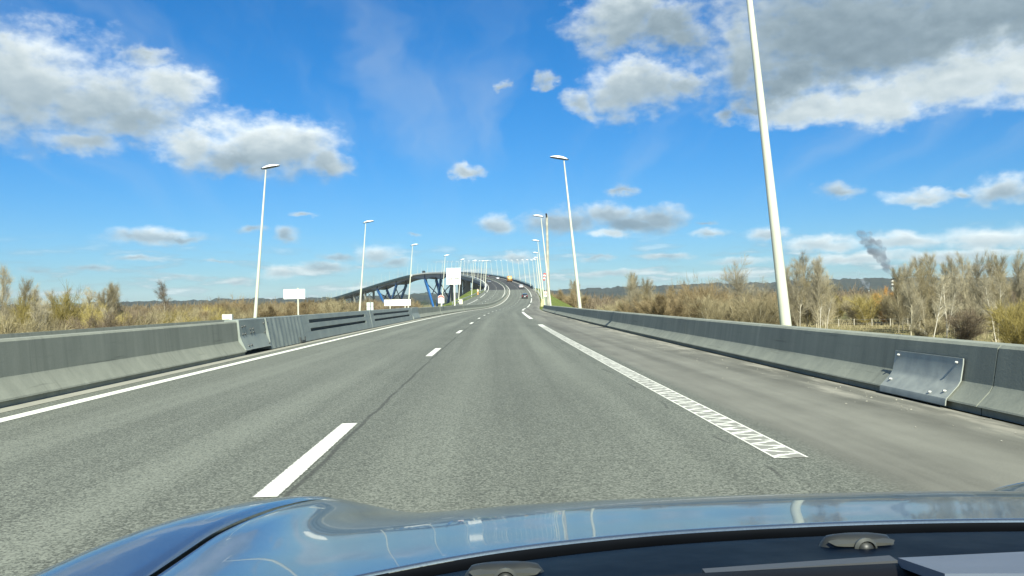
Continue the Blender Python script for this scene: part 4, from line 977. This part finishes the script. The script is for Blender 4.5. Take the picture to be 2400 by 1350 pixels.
# rough grass and bramble in the meadow to the right
def rough_grass():
    rng = np.random.RandomState(51); n = 26000; y = rng.uniform(112, 260, n); x = y*rng.uniform(.33, .80, n); dens = .5+.5*np.sin(x*.31+np.sin(y*.21)*2)*np.sin(y*.27); keep = rng.rand(n) < .35+.65*dens; x, y = x[keep], y[keep]; n = len(x)
    Q = strips(np.stack([x, y, np.full(n, GZ-.3)], 1), np.stack([rng.randn(n)*.35, rng.randn(n)*.35, np.ones(n)], 1), .5+.9*rng.rand(n)**2, .10+.12*rng.rand(n), rng); tag(quads_object('rough_grass', Q, M_tw_tan), kind='stuff')
rough_grass()
def meadow_fence(name, pts, label, mat, r, h):
    root = empty(name); tag(root, label, 'fence')
    for x, y in pts: m = MB(); m.tube((x, y, GZ-.5), (x+.05, y, GZ+h), r, r*.9, 6); m.build('post', mat, root)
    for z in (.45, .9):
        m = MB()
        for (a, b), (c, d) in zip(pts, pts[1:]): m.tube((a, b, GZ+h*z), (c, d, GZ+h*z), .012, .012, 4)
        m.build('wire', M_steel, root)
M_postw = simple('pale_fence_wood', (.50, .46, .37), .9)
meadow_fence('wire_fence', [(84.4, 205), (87.6, 203), (90.6, 201), (94.6, 200), (98.2, 198), (102, 197)], 'wire fence on thin pale posts crossing the meadow at right', M_postw, .09, 2.0)
meadow_fence('picket_fence', [(81.0+.75*i, 150+1.9*i) for i in range(14)], 'short run of white pickets slanting across the meadow', M_postw, .09, 1.25)

# ------------------------------------------------------------------ chimney with smoke
def chimney():
    root = empty('chimney', (900.5, 1800, GZ)); tag(root, 'striped red and white factory chimney trailing dark smoke', 'chimney'); zs = [0, 22, 26, 29.5, 33, 36.5, 40.3]
    cols = [M_signg, M_ink, M_signw, M_ink, M_signw, M_ink]
    for i in range(6):
        m = MB(); m.tube((0, 0, zs[i]), (0, 0, zs[i+1]), 3.3-.14*i, 3.2-.14*i, 16); m.build('band', cols[i], root, True, 40)
    root2 = empty('chimney', (799, 1700, GZ)); tag(root2, 'low dark chimney under the small white steam plume', 'chimney'); m = MB(); m.tube((0, 0, 0), (0, 0, 15), 2.2, 1.6, 14); m.build('shaft', M_signg, root2, True, 40); m = MB(); m.tube((0, 0, 15), (0, 0, 16), 1.7, 1.7, 14); m.build('rim', M_ink, root2)
chimney()
def plume(name, path, col, dens, seed, kindlabel):
    rng = np.random.RandomState(seed); import bmesh
    bm = bmesh.new()
    from mathutils import Matrix, Vector
    P = np.array([p[:3] for p in path]); Rr = np.array([p[3] for p in path]); t = np.linspace(0, len(P)-1, 46)
    for s in t:
        c = np.array([np.interp(s, range(len(P)), P[:, i]) for i in range(3)]); r = float(np.interp(s, range(len(P)), Rr))
        for _ in range(5):
            o = rng.randn(3)*r*.42; rr = r*(.38+.32*rng.rand()); bmesh.ops.create_icosphere(bm, subdivisions=2, radius=rr, matrix=Matrix.Translation(Vector(tuple(c+o))))
    me = bpy.data.meshes.new(name); bm.to_mesh(me); bm.free(); o = bpy.data.objects.new(name, me); COL.objects.link(o)
    md = o.modifiers.new('remesh', 'REMESH'); md.mode = 'VOXEL'; md.voxel_size = max(1.3, Rr.max()*.09)
    b = NB(name); b.nt.nodes.remove(b.bsdf); v = b.n('ShaderNodeVolumePrincipled'); nz = b.noise(b.pos(), .045, 5.0, .6)
    v.inputs['Color'].default_value = (*col, 1); b.put(v.inputs['Density'], b.m('MULTIPLY', b.ss(nz, .36, .58), dens)); v.inputs['Anisotropy'].default_value = .1; b.nt.links.new(v.outputs[0], b.out.inputs['Volume']); me.materials.append(b.mat)
    b.mat.cycles.volume_step_rate = 4.0
    tag(o, kind='stuff')
plume('smoke', [(900.5, 1800, 34, 3.6), (894, 1800, 50, 7.5), (884, 1800, 66, 10), (873, 1800, 86, 13), (864, 1800, 103, 15), (850, 1800, 114, 10), (838, 1800, 128, 10), (828, 1800, 136, 6)], (.36, .41, .49), .062, 61, '')
plume('steam', [(799, 1700, 10, 1.8), (796, 1700, 20, 5), (789, 1700, 30, 7), (782, 1700, 40, 5), (776, 1700, 48, 3)], (.85, .88, .92), .07, 62, '')
# ------------------------------------------------------------------ vehicles on the road
M_glass = simple('dark_car_glass', (0.012, 0.016, 0.02), 0.08, 0.0, 0.02, 1.0, coat=1.0)
M_tyre = simple('tyre_rubber', (0.018, 0.018, 0.018), 0.8, 0.0, 0.1, 4.0)
M_rim = simple('alloy_rim', (0.35, 0.35, 0.36), 0.35, 0.8, 0.05, 4.0)
M_trim = simple('black_trim', (0.02, 0.02, 0.022), 0.55, 0.0, 0.1, 4.0)
M_tail = simple('red_lamp_lens', (0.45, 0.015, 0.012), 0.2, 0.0, 0.05, 8.0, coat=1.0)
M_head = simple('clear_lamp_lens', (0.65, 0.66, 0.66), 0.12, 0.2, 0.05, 8.0, coat=1.0)
M_plate = simple('number_plate', (0.75, 0.75, 0.70), 0.5, 0.0, 0.03, 8.0)
def car_paint(name, c, metal=0.3): return simple(name, c, 0.28, metal, 0.03, 1.0, coat=1.0)
def make_car(name, label, paint, estate=False):
    """origin on the road under the car's middle; +y is forward"""
    root = empty(name); tag(root, label, 'car')
    L2 = 2.15
    # lower body: stations (y, half width, z of sill, z of shoulder, z of hood line)
    st = [(-2.15, .66, .42, .68, .74), (-2.08, .80, .30, .80, .92), (-1.85, .87, .24, .86, .99), (-1.2, .90, .20, .88, .97), (0, .91, .19, .86, .93), (.9, .90, .20, .84, .92), (1.5, .88, .22, .78, .86), (2.0, .80, .28, .66, .70), (2.15, .62, .36, .54, .58)]
    rings = []
    for y, w, z0, zs, zt in st: rings.append([(-w*.94, y, z0), (-w, y, (z0+zs)/2), (-w*.985, y, zs), (-w*.86, y, zt), (0, y, zt+.03), (w*.86, y, zt), (w*.985, y, zs), (w, y, (z0+zs)/2), (w*.94, y, z0)])
    m = MB(); m.loft(rings); m.build('body', paint, root, True, 35)
    # cabin
    rb = -1.95 if estate else -1.75
    cab = [(rb, .70, .94, .96), (rb+.35, .68, .93, 1.30 if not estate else 1.40), (-.75, .66, .92, 1.47), (.0, .66, .92, 1.48), (.42, .67, .92, 1.40), (1.15, .74, .90, .93)]
    rings = [[(-w*1.16, y, z0), (-w*1.06, y, z0+(z1-z0)*.55), (-w*.92, y, z1-.04*(z1-z0)), (-w*.6, y, z1), (w*.6, y, z1), (w*.92, y, z1-.04*(z1-z0)), (w*1.06, y, z0+(z1-z0)*.55), (w*1.16, y, z0)] for y, w, z0, z1 in cab]
    m = MB(); m.loft(rings); m.build('cabin', paint, root, True, 40)
    m = MB(); y0, y1 = rb+.02, rb+.34; z1 = 1.27 if not estate else 1.37
    m.add([(-.70, y0-.005, 1.0), (.70, y0-.005, 1.0), (.56, y1-.03, z1), (-.56, y1-.03, z1)], [(0, 1, 2, 3)]); m.build('rear_window', M_glass, root, fix=False)
    m = MB(); m.add([(-.74, 1.10, .965), (-.56, .47, 1.385), (.56, .47, 1.385), (.74, 1.10, .965)], [(0, 1, 2, 3)]); m.build('windscreen', M_glass, root, fix=False)
    for s in (-1, 1):
        m = MB(); m.add([(s*.80, -1.35, 1.0), (s*.785, .75, .985), (s*.66, .30, 1.36), (s*.66, -.95, 1.38)], [(0, 1, 2, 3)]); m.build('side_window', M_glass, root, fix=False)
        m = MB(); m.box((s*.70, -2.10, .80), (.24, .12, .20)); m.build('tail_light', M_tail, root)
        m = MB(); m.box((s*.66, 2.02, .60), (.28, .16, .13)); m.build('headlight', M_head, root)
        m = MB(); m.box((s*.99, .62, .98), (.18, .12, .13)); m.build('mirror', paint, root)
        for y in (-1.35, 1.35):
            m = MB(); m.tube((s*.70, y, .32), (s*.915, y, .32), .32, .32, 18); w = m.build('wheel', M_tyre, root, True, 40)
            m = MB(); m.tube((s*.90, y, .32), (s*.925, y, .32), .20, .19, 12); m.build('rim', M_rim, w)
    m = MB(); m.box((0, -2.16, .58), (.52, .03, .12)); m.build('number_plate', M_plate, root)
    m = MB(); m.box((0, -2.12, .38), (1.45, .10, .18)); m.box((0, 2.12, .38), (1.3, .10, .16)); m.build('bumper_trim', M_trim, root)
    return root
def put(o, y, off, back=False):
    o.location = pt(y, off, .012); sl = math.atan((LZ(y+2)-LZ(y-2))/4); o.rotation_euler = (sl if not back else -sl, 0, heading(y)+(pi if back else 0)); return o
put(make_car('parked_car' if False else 'black_car', 'black car ahead on the right lane, nearest of the moving cars', car_paint('black_car_paint', (.012, .013, .016)), True), 246, 1.55)
put(make_car('white_car', 'white car climbing the bridge between the black car and the orange truck', car_paint('white_car_paint', (.75, .76, .76), 0)), 356, 1.5)
put(make_car('white_car', 'small white car high on the bridge, left of the orange truck', car_paint('pearl_car_paint', (.70, .72, .73), 0)), 531, -.9)
put(make_car('dark_car', 'tiny dark car at the crest of the visible bridge deck', car_paint('dark_car_paint', (.03, .034, .04))), 610, -1.2)
put(make_car('silver_car', 'silver car coming the other way down the bridge with dark bonnet', car_paint('silver_car_paint', (.30, .32, .34), .6)), 449, -10.6, True)
def tanker():
    root = empty('tank_truck'); tag(root, 'orange tank truck seen from behind on the bridge', 'truck')
    M_or = car_paint('orange_truck_paint', (.62, .26, .03), 0); M_cr = car_paint('cream_tank_paint', (.74, .56, .22), 0)
    def ell(y, w, h, z, n=24): return [(w*cos(t), y, z+h*sin(t)) for t in np.linspace(0, 2*pi, n+1)[:-1]]
    m = MB(); m.loft([ell(-4.42, .55, .45, 2.15), ell(-4.3, .95, .82, 2.15), ell(-4.05, 1.16, 1.05, 2.15), ell(2.2, 1.16, 1.05, 2.15)]); m.build('tank', M_cr, root, True, 50)
    m = MB(); m.loft([ell(-4.1, 1.24, 1.13, 2.15), ell(-3.9, 1.24, 1.13, 2.15)]); m.box((0, -1, 3.28), (1.5, 6.2, .22)); m.box((0, -4.0, 3.22), (2.3, .5, .34)); m.build('hoop', M_or, root)
    m = MB(); m.box((0, -1.2, .95), (2.3, 7.0, .24)); m.build('chassis', M_trim, root)
    m = MB(); m.box((0, -4.45, .80), (2.5, .22, .42)); m.build('rear_bumper', M_or, root)
    for s in (-1, 1):
        m = MB(); m.box((s*1.0, -4.58, .85), (.34, .06, .18)); m.build('tail_light', M_tail, root)
        m = MB(); m.box((s*1.2, -1.6, 1.25), (.10, 4.8, .5)); m.build('side_guard', M_or, root)
        for y in (-3.2, -1.9, 3.4): m = MB(); m.tube((s*.75, y, .52), (s*1.22, y, .52), .52, .52, 20); w = m.build('wheel', M_tyre, root, True, 40); m = MB(); m.tube((s*1.2, y, .52), (s*1.24, y, .52), .28, .26, 12); m.build('rim', M_rim, w)
    m = MB(); m.box((0, 3.5, 1.9), (2.45, 2.1, 2.4), taper=.94); m.build('cab', M_or, root); m = MB(); m.box((0, -4.6, 1.02), (.6, .03, .14)); m.build('number_plate', M_plate, root)
    put(root, 468, 1.7)
tanker()
def lorry():
    root = empty('lorry'); tag(root, 'dark lorry crossing the top of the bridge, seen side on', 'truck')
    M_d = car_paint('dark_lorry_paint', (.03, .045, .05), 0)
    m = MB(); m.box((0, -1.4, 2.4), (2.5, 4.4, 2.7)); m.build('box_body', M_d, root); m = MB(); m.box((0, 2.3, 1.95), (2.4, 1.7, 2.4), taper=.92); m.build('cab', M_trim, root); m = MB(); m.box((0, 0, .85), (2.2, 7.0, .3)); m.build('chassis', M_trim, root)
    m = MB(); m.box((0, 3.12, 2.4), (2.1, .06, .8)); m.build('windscreen', M_glass, root)
    for s in (-1, 1):
        for y in (-2.4, 2.3): m = MB(); m.tube((s*.8, y, .5), (s*1.2, y, .5), .5, .5, 18); m.build('wheel', M_tyre, root, True, 40)
    put(root, 1012, -11.0, True)
lorry()

# ------------------------------------------------------------------ our own car: bonnet, wings, scuttle, washer jets, dash edge
CARX = 0.478; WID = 1.141
def paint_hood():
    b = NB('metallic_blue_grey'); o = b.obj(); fl = b.voro(o, 900.0, 1); f = b.sep(fl)[0]; dust = b.noise(o, 5.0, 5.0, .6)
    c = b.mix(f, (0.16, 0.215, 0.27), (0.22, 0.285, 0.345)); c = b.mix(b.m('MULTIPLY', b.ss(dust, .45, .75), .08), c, (.45, .44, .40))
    return b.set(Base_Color=c, Metallic=0.85, Roughness=b.ss(dust, .3, .7, .16, .24), Specular_Tint=(0.58, 0.70, 0.80, 1.0), Coat_Weight=0.55, Coat_Roughness=0.03)
def sst(x, a, b): t = min(max((x-a)/(b-a), 0), 1); return t*t*(3-2*t)
# height of the bonnet and wings: rows (distance ahead), columns (distance from the car's centre line)
_S = [0, .20, .38, .55, .69, None, .93, .985]
_ROWS = [(.55, .88, [.935, .933, .925, .905, .885, .880, .858, .78]),
 (.80, .88, [.912, .910, .903, .885, .868, .878, .852, .77]),
 (1.00, .865, [.889, .888, .882, .867, .851, .873, .835, .74]),
 (1.06, .855, [.880, .879, .873, .859, .844, .871, .828, .73]),
 (1.14, .845, [.8725, .871, .865, .851, .837, .867, .818, .71]),
 (1.22, .830, [.8655, .864, .858, .843, .829, .862, .80, .69]),
 (1.34, .812, [.845, .844, .838, .824, .815, .847, .78, .67]),
 (1.50, .795, [.806, .805, .800, .790, .792, .822, .745, .63]),
 (1.70, .780, [.742, .742, .740, .740, .764, .783, .70, .59]),
 (1.90, .768, [.664, .664, .668, .684, .720, .737, .645, .54]),
 (2.05, .763, [.595, .596, .606, .630, .670, .688, .60, .49]),
 (2.20, .760, [.515, .517, .530, .562, .608, .628, .53, .42]),
 (2.40, .755, [.38, .38, .40, .43, .48, .50, .42, .32]),
 (2.60, .750, [.28, .28, .30, .33, .37, .39, .32, .25])]
_sg = np.arange(0, 1.0005, .005); _dg = np.arange(.45, 2.605, .01)
def _hood_table():
    rows = []
    for d, sc, zs in _ROWS:
        xs = np.array([sc if v is None else v for v in _S]); zs = np.array(zs); t = np.zeros(len(xs)); dl = np.diff(zs)/np.diff(xs)
        for i in range(1, len(xs)-1): t[i] = 0 if dl[i-1]*dl[i] <= 0 else 2*dl[i-1]*dl[i]/(dl[i-1]+dl[i])
        t[-1] = dl[-1]; out = []
        for q in _sg:
            i = min(max(int(np.searchsorted(xs, q)-1), 0), len(xs)-2); h = xs[i+1]-xs[i]; u = (q-xs[i])/h; a, b = zs[i], zs[i+1]
            out.append((2*u**3-3*u**2+1)*a+(u**3-2*u**2+u)*h*t[i]+(-2*u**3+3*u**2)*b+(u**3-u**2)*h*t[i+1])
        rows.append(out)
    rows = np.array(rows); ds = np.array([r[0] for r in _ROWS]); Z = np.stack([np.interp(_dg, ds, rows[:, j]) for j in range(len(_sg))], 1)
    def blur(Z, ax, n, refl):
        k = np.exp(-.5*(np.arange(-3*n, 3*n+1)/n)**2); k /= k.sum(); pad = [(0, 0), (0, 0)]; pad[ax] = (3*n, 3*n)
        Zp = np.pad(Z, pad, mode='reflect', reflect_type='odd') if refl else np.pad(Z, pad, mode='edge')
        if not refl:   # even mirror at the centre line, odd beyond the edge
            Zp[:, :3*n] = Z[:, 1:3*n+1][:, ::-1]; Zp[:, -3*n:] = 2*Z[:, -1:]-Z[:, -3*n-1:-1][:, ::-1]
        return np.apply_along_axis(lambda v: np.convolve(v, k, 'valid'), ax, Zp)
    return blur(blur(Z, 0, 6, True), 1, 5, False)
_HT = _hood_table()
def hood_z(x, d):
    s = min(abs(x-CARX)/WID, .999)/.005; q = min(max((d-.45)/.01, 0), len(_dg)-1.001); i, j = int(q), min(int(s), len(_sg)-2); u, v = q-i, s-j
    return float((_HT[i, j]*(1-u)+_HT[i+1, j]*u)*(1-v)+(_HT[i, j+1]*(1-u)+_HT[i+1, j+1]*u)*v)
def own_car():
    root = empty('car', (0, 0, 0)); tag(root, 'blue grey car carrying the camera, its rounded bonnet and wings along the bottom', 'car')
    P = paint_hood()
    gap = lambda d: WID*float(np.interp(d, [.5, 1.0, 1.2, 1.5, 1.8, 2.0, 2.3], [.775, .768, .768, .757, .742, .724, .690]))        # distance of the shut line from the centre line
    rear = lambda s: 1.014-.30*s*s
    rim = 0.012
    # bonnet panel
    V = []; F = []; nu, nv = 90, 90; dend = 2.42
    for j in range(nv+1):
        for i in range(nu+1):
            t = -1+2*i/nu
            q = (j/nv)**1.6; s_ = gap(1.0+(dend-1.0)*q)-.004; d = rear(abs(t)*s_)+(dend-rear(abs(t)*s_))*q; s_ = gap(d)-.004; x = CARX+t*s_; z = hood_z(x, d); e = d-rear(abs(t)*s_)
            z -= .004*max(0, 1-e/.004)**2; eg = (1-abs(t))*s_; z -= .006*max(0, 1-eg/.010)**2
            V.append((x, d, z))
    # finer first rows by the rear edge
    n = nu+1
    for j in range(nv):
        for i in range(nu): a = j*n+i; F.append((a, a+1, a+1+n, a+n))
    m = MB(); m.v = V; m.f = F; m.build('bonnet', P, root, True, fix=False)
    # rear lip of the bonnet (turned-down flange)
    m = MB(); A = []; B = []; C2 = []
    for i in range(61):
        t = -1+2*i/60; s_ = gap(.95)-.004; x = CARX+t*s_; d = rear(abs(t)*s_); z = hood_z(x, d)-.004; A.append((x, d, z)); B.append((x, d-.002, z-.006)); C2.append((x, d+.03, z-.03))
    m.loft([A, B, C2], closed=False); m.build('bonnet_flange', simple('flange_black', (.002, .003, .005), .8, 0, .1, 10, spec=.1), root, True, fix=False)
    # wings
    for sg in (-1, 1):
        V = []; F = []; nu, nv = 36, 90; n = nu+1
        for j in range(nv+1):
            d = .45+(2.45-.45)*j/nv
            for i in range(nu+1):
                t = i/nu; s0 = gap(max(d, .85))+.004; s = s0+(.985*WID-s0)*t; x = CARX+sg*s; z = hood_z(x, d)
                z -= .006*max(0, 1-(s-s0)/.010)**2; V.append((x, d, z))
        # outer side
        for j in range(nv):
            for i in range(nu): a = j*n+i; F.append((a, a+1, a+1+n, a+n) if sg < 0 else (a, a+n, a+1+n, a+1))
        m = MB(); m.v = V; m.f = F; o = m.build('wing', P, root, True)
    # dark gap beneath the shut line
    for sg in (-1, 1):
        m = MB(); A = []; B = []
        for d in np.arange(.5, 2.43, .03): s = gap(max(d, .85)); A.append((CARX+sg*(s-.012), d, hood_z(CARX+sg*s, d)-.012)); B.append((CARX+sg*(s+.012), d, hood_z(CARX+sg*s, d)-.012))
        m.loft([A, B], closed=False); m.build('shut_line_seal', M_trim, root)
    # scuttle panel under the windscreen, rising back to the glass
    M_sc = simple('satin_navy_scuttle', (0.001, 0.004, 0.010), 0.5, 0.0, 0.06, 6.0, spec=0.06)
    V = []; F = []; nu, nv = 60, 20; n = nu+1
    def sc_z(x, d):
        s = abs(x-CARX); e = max(rear(s)+.004-d, -.05); return hood_z(x, rear(s))-.011+.155*e-.05*e*e-.012*math.exp(-(e/.02)**2)
    for j in range(nv+1):
        for i in range(nu+1): t = -1+2*i/nu; x = CARX+t*.80; s = abs(t*.80); d = rear(s)+.035-.36*j/nv; V.append((x, d, sc_z(x, d)))
    for j in range(nv):
        for i in range(nu): a = j*n+i; F.append((a, a+1, a+1+n, a+n))
    m = MB(); m.v = V; m.f = F; m.build('scuttle_panel', M_sc, root, True)
    # washer jets
    M_j = simple('grey_plastic', (0.020, 0.022, 0.021), 0.45, 0.0, 0.12, 20.0); M_jl = simple('pale_grey_plastic', (0.05, 0.053, 0.048), 0.4, 0.0, 0.1, 20.0)
    for x0, d0 in JETS:
        z0 = sc_z(x0, d0)+.001; w, h = .040, .007
        m = MB(); rings = []
        for k_, (fw, fd, fz) in enumerate(((1.1, 1.15, -.008), (1.0, 1.0, .002), (.86, .7, .009), (.5, .3, .0115))): rings.append([(x0+w*fw*cos(t)*(abs(cos(t))**-.15 if abs(cos(t)) > .2 else 1), d0+.017*fd*sin(t), z0+fz) for t in np.linspace(0, 2*pi, 29)[:-1]])
        m.loft(rings); j = m.build('washer_jet', M_j, root, True, 50)
        m = MB(); m.loft([[(x0+w*.92*cos(t), d0-.012+.004*sin(t)*1, z0+.007+.0022*sin(t)) for t in np.linspace(0, 2*pi, 17)[:-1]], [(x0+w*.8*cos(t), d0-.019, z0+.005+.002*sin(t)) for t in np.linspace(0, 2*pi, 17)[:-1]]]); m.build('rim', M_jl, j)
        m = MB(); c = np.array((x0, d0-.019, z0+.002)); rings = []
        for r, dy in ((.0115, 0), (.0125, -.004), (.0095, -.007), (.0085, -.004)): rings.append([(c[0]+r*cos(t), c[1]+dy, c[2]+r*sin(t)*.92) for t in np.linspace(0, 2*pi, 21)[:-1]])
        m.loft(rings, caps=False); m.build('collar', M_jl, j, True, 40)
        m = MB(); m.loft([[(c[0]+r*cos(t), c[1]-.004-e, c[2]+r*sin(t)*.92) for t in np.linspace(0, 2*pi, 17)[:-1]] for r, e in ((.0085, 0), (.006, .004), (.002, .0055))]); m.build('nozzle', M_j, j, True, 60)
    # windscreen seal, black dashboard edge, pale wiper arm and the grey panel lying on the dashboard
    M_rub = simple('black_rubber', (.005, .005, .006), .7, 0, .1, 10, spec=.2)
    E_ = [(-0.62, 0.4, 0.76), (-0.3, 0.48, 0.88), (0.027, 0.55, 0.984), (0.1, 0.56, 0.981), (0.188, 0.56, 0.983), (0.275, 0.55, 0.988), (0.346, 0.52, 0.999), (0.7, 0.42, 1.0), (1.0, 0.3, 0.97)]
    m = MB(); rings = [[(x, d, z-.12), (x, d+.012, z-.12), (x, d+.014, z-.006), (x, d, z), (x, d-.02, z), (x, d-.10, z-.02), (x, d-.12, z-.12)] for x, d, z in E_]; m.loft(rings); m.build('dashboard', M_rub, root, True, 40)
    m = MB(); m.beam((0.1546, 0.6, 0.9675), (0.2954, 0.6, 0.9723), .010, .005, .012, .006, side=(0, 1, 0)); m.build('wiper_arm', simple('satin_grey', (.055, .06, .066), .5, 0, .1, 10), root)
    m = MB(); A = [(0.2737, 0.55, 0.9915), (0.3491, 0.52, 1.0029), (0.2816, 0.42, 1.0235), (0.2444, 0.44, 1.0179)]; B = [(x, y, z-.006) for x, y, z in A]; m.loft([B, A]); m.build('dash_panel', simple('grey_dash_panel', (.13, .155, .20), .6, 0, .06, 12, spec=.2), root)
    # body underneath so that the car casts its shadow and closes the front
    m = MB(); rings = []
    for d, z1, w in ((.3, .70, .92), (1.2, .68, .94), (2.0, .48, .90), (2.45, .30, .74)): rings.append([(CARX-w, d, .22), (CARX+w, d, .22), (CARX+w*.96, d, z1), (CARX-w*.96, d, z1)])
    m.loft(rings); m.build('front_body', M_trim, root)
    for sg in (-1, 1):
        m = MB(); m.tube((CARX+sg*.70, 1.62, .32), (CARX+sg*.93, 1.62, .32), .32, .32, 20); m.build('wheel', M_tyre, root, True, 40)
JETS = ((0.402, 0.90), (0.013, 0.845))
own_car()
# ------------------------------------------------------------------ air
def haze():
    x0, x1, y0, y1, z0, z1 = -9600, 9600, -1200, 9600, GZ-1.6, 175
    m = MB(); m.box(((x0+x1)/2, (y0+y1)/2, (z0+z1)/2), (x1-x0, y1-y0, z1-z0)); b = NB('haze_air'); b.nt.nodes.remove(b.bsdf); v = b.n('ShaderNodeVolumePrincipled')
    v.inputs['Color'].default_value = (.80, .90, 1.0, 1); v.inputs['Density'].default_value = HAZE; v.inputs['Anisotropy'].default_value = 0.0; b.nt.links.new(v.outputs[0], b.out.inputs['Volume']); b.mat.cycles.homogeneous_volume = True
    tag(m.build('haze', b.mat), kind='stuff')
HAZE = 0.000038
haze()
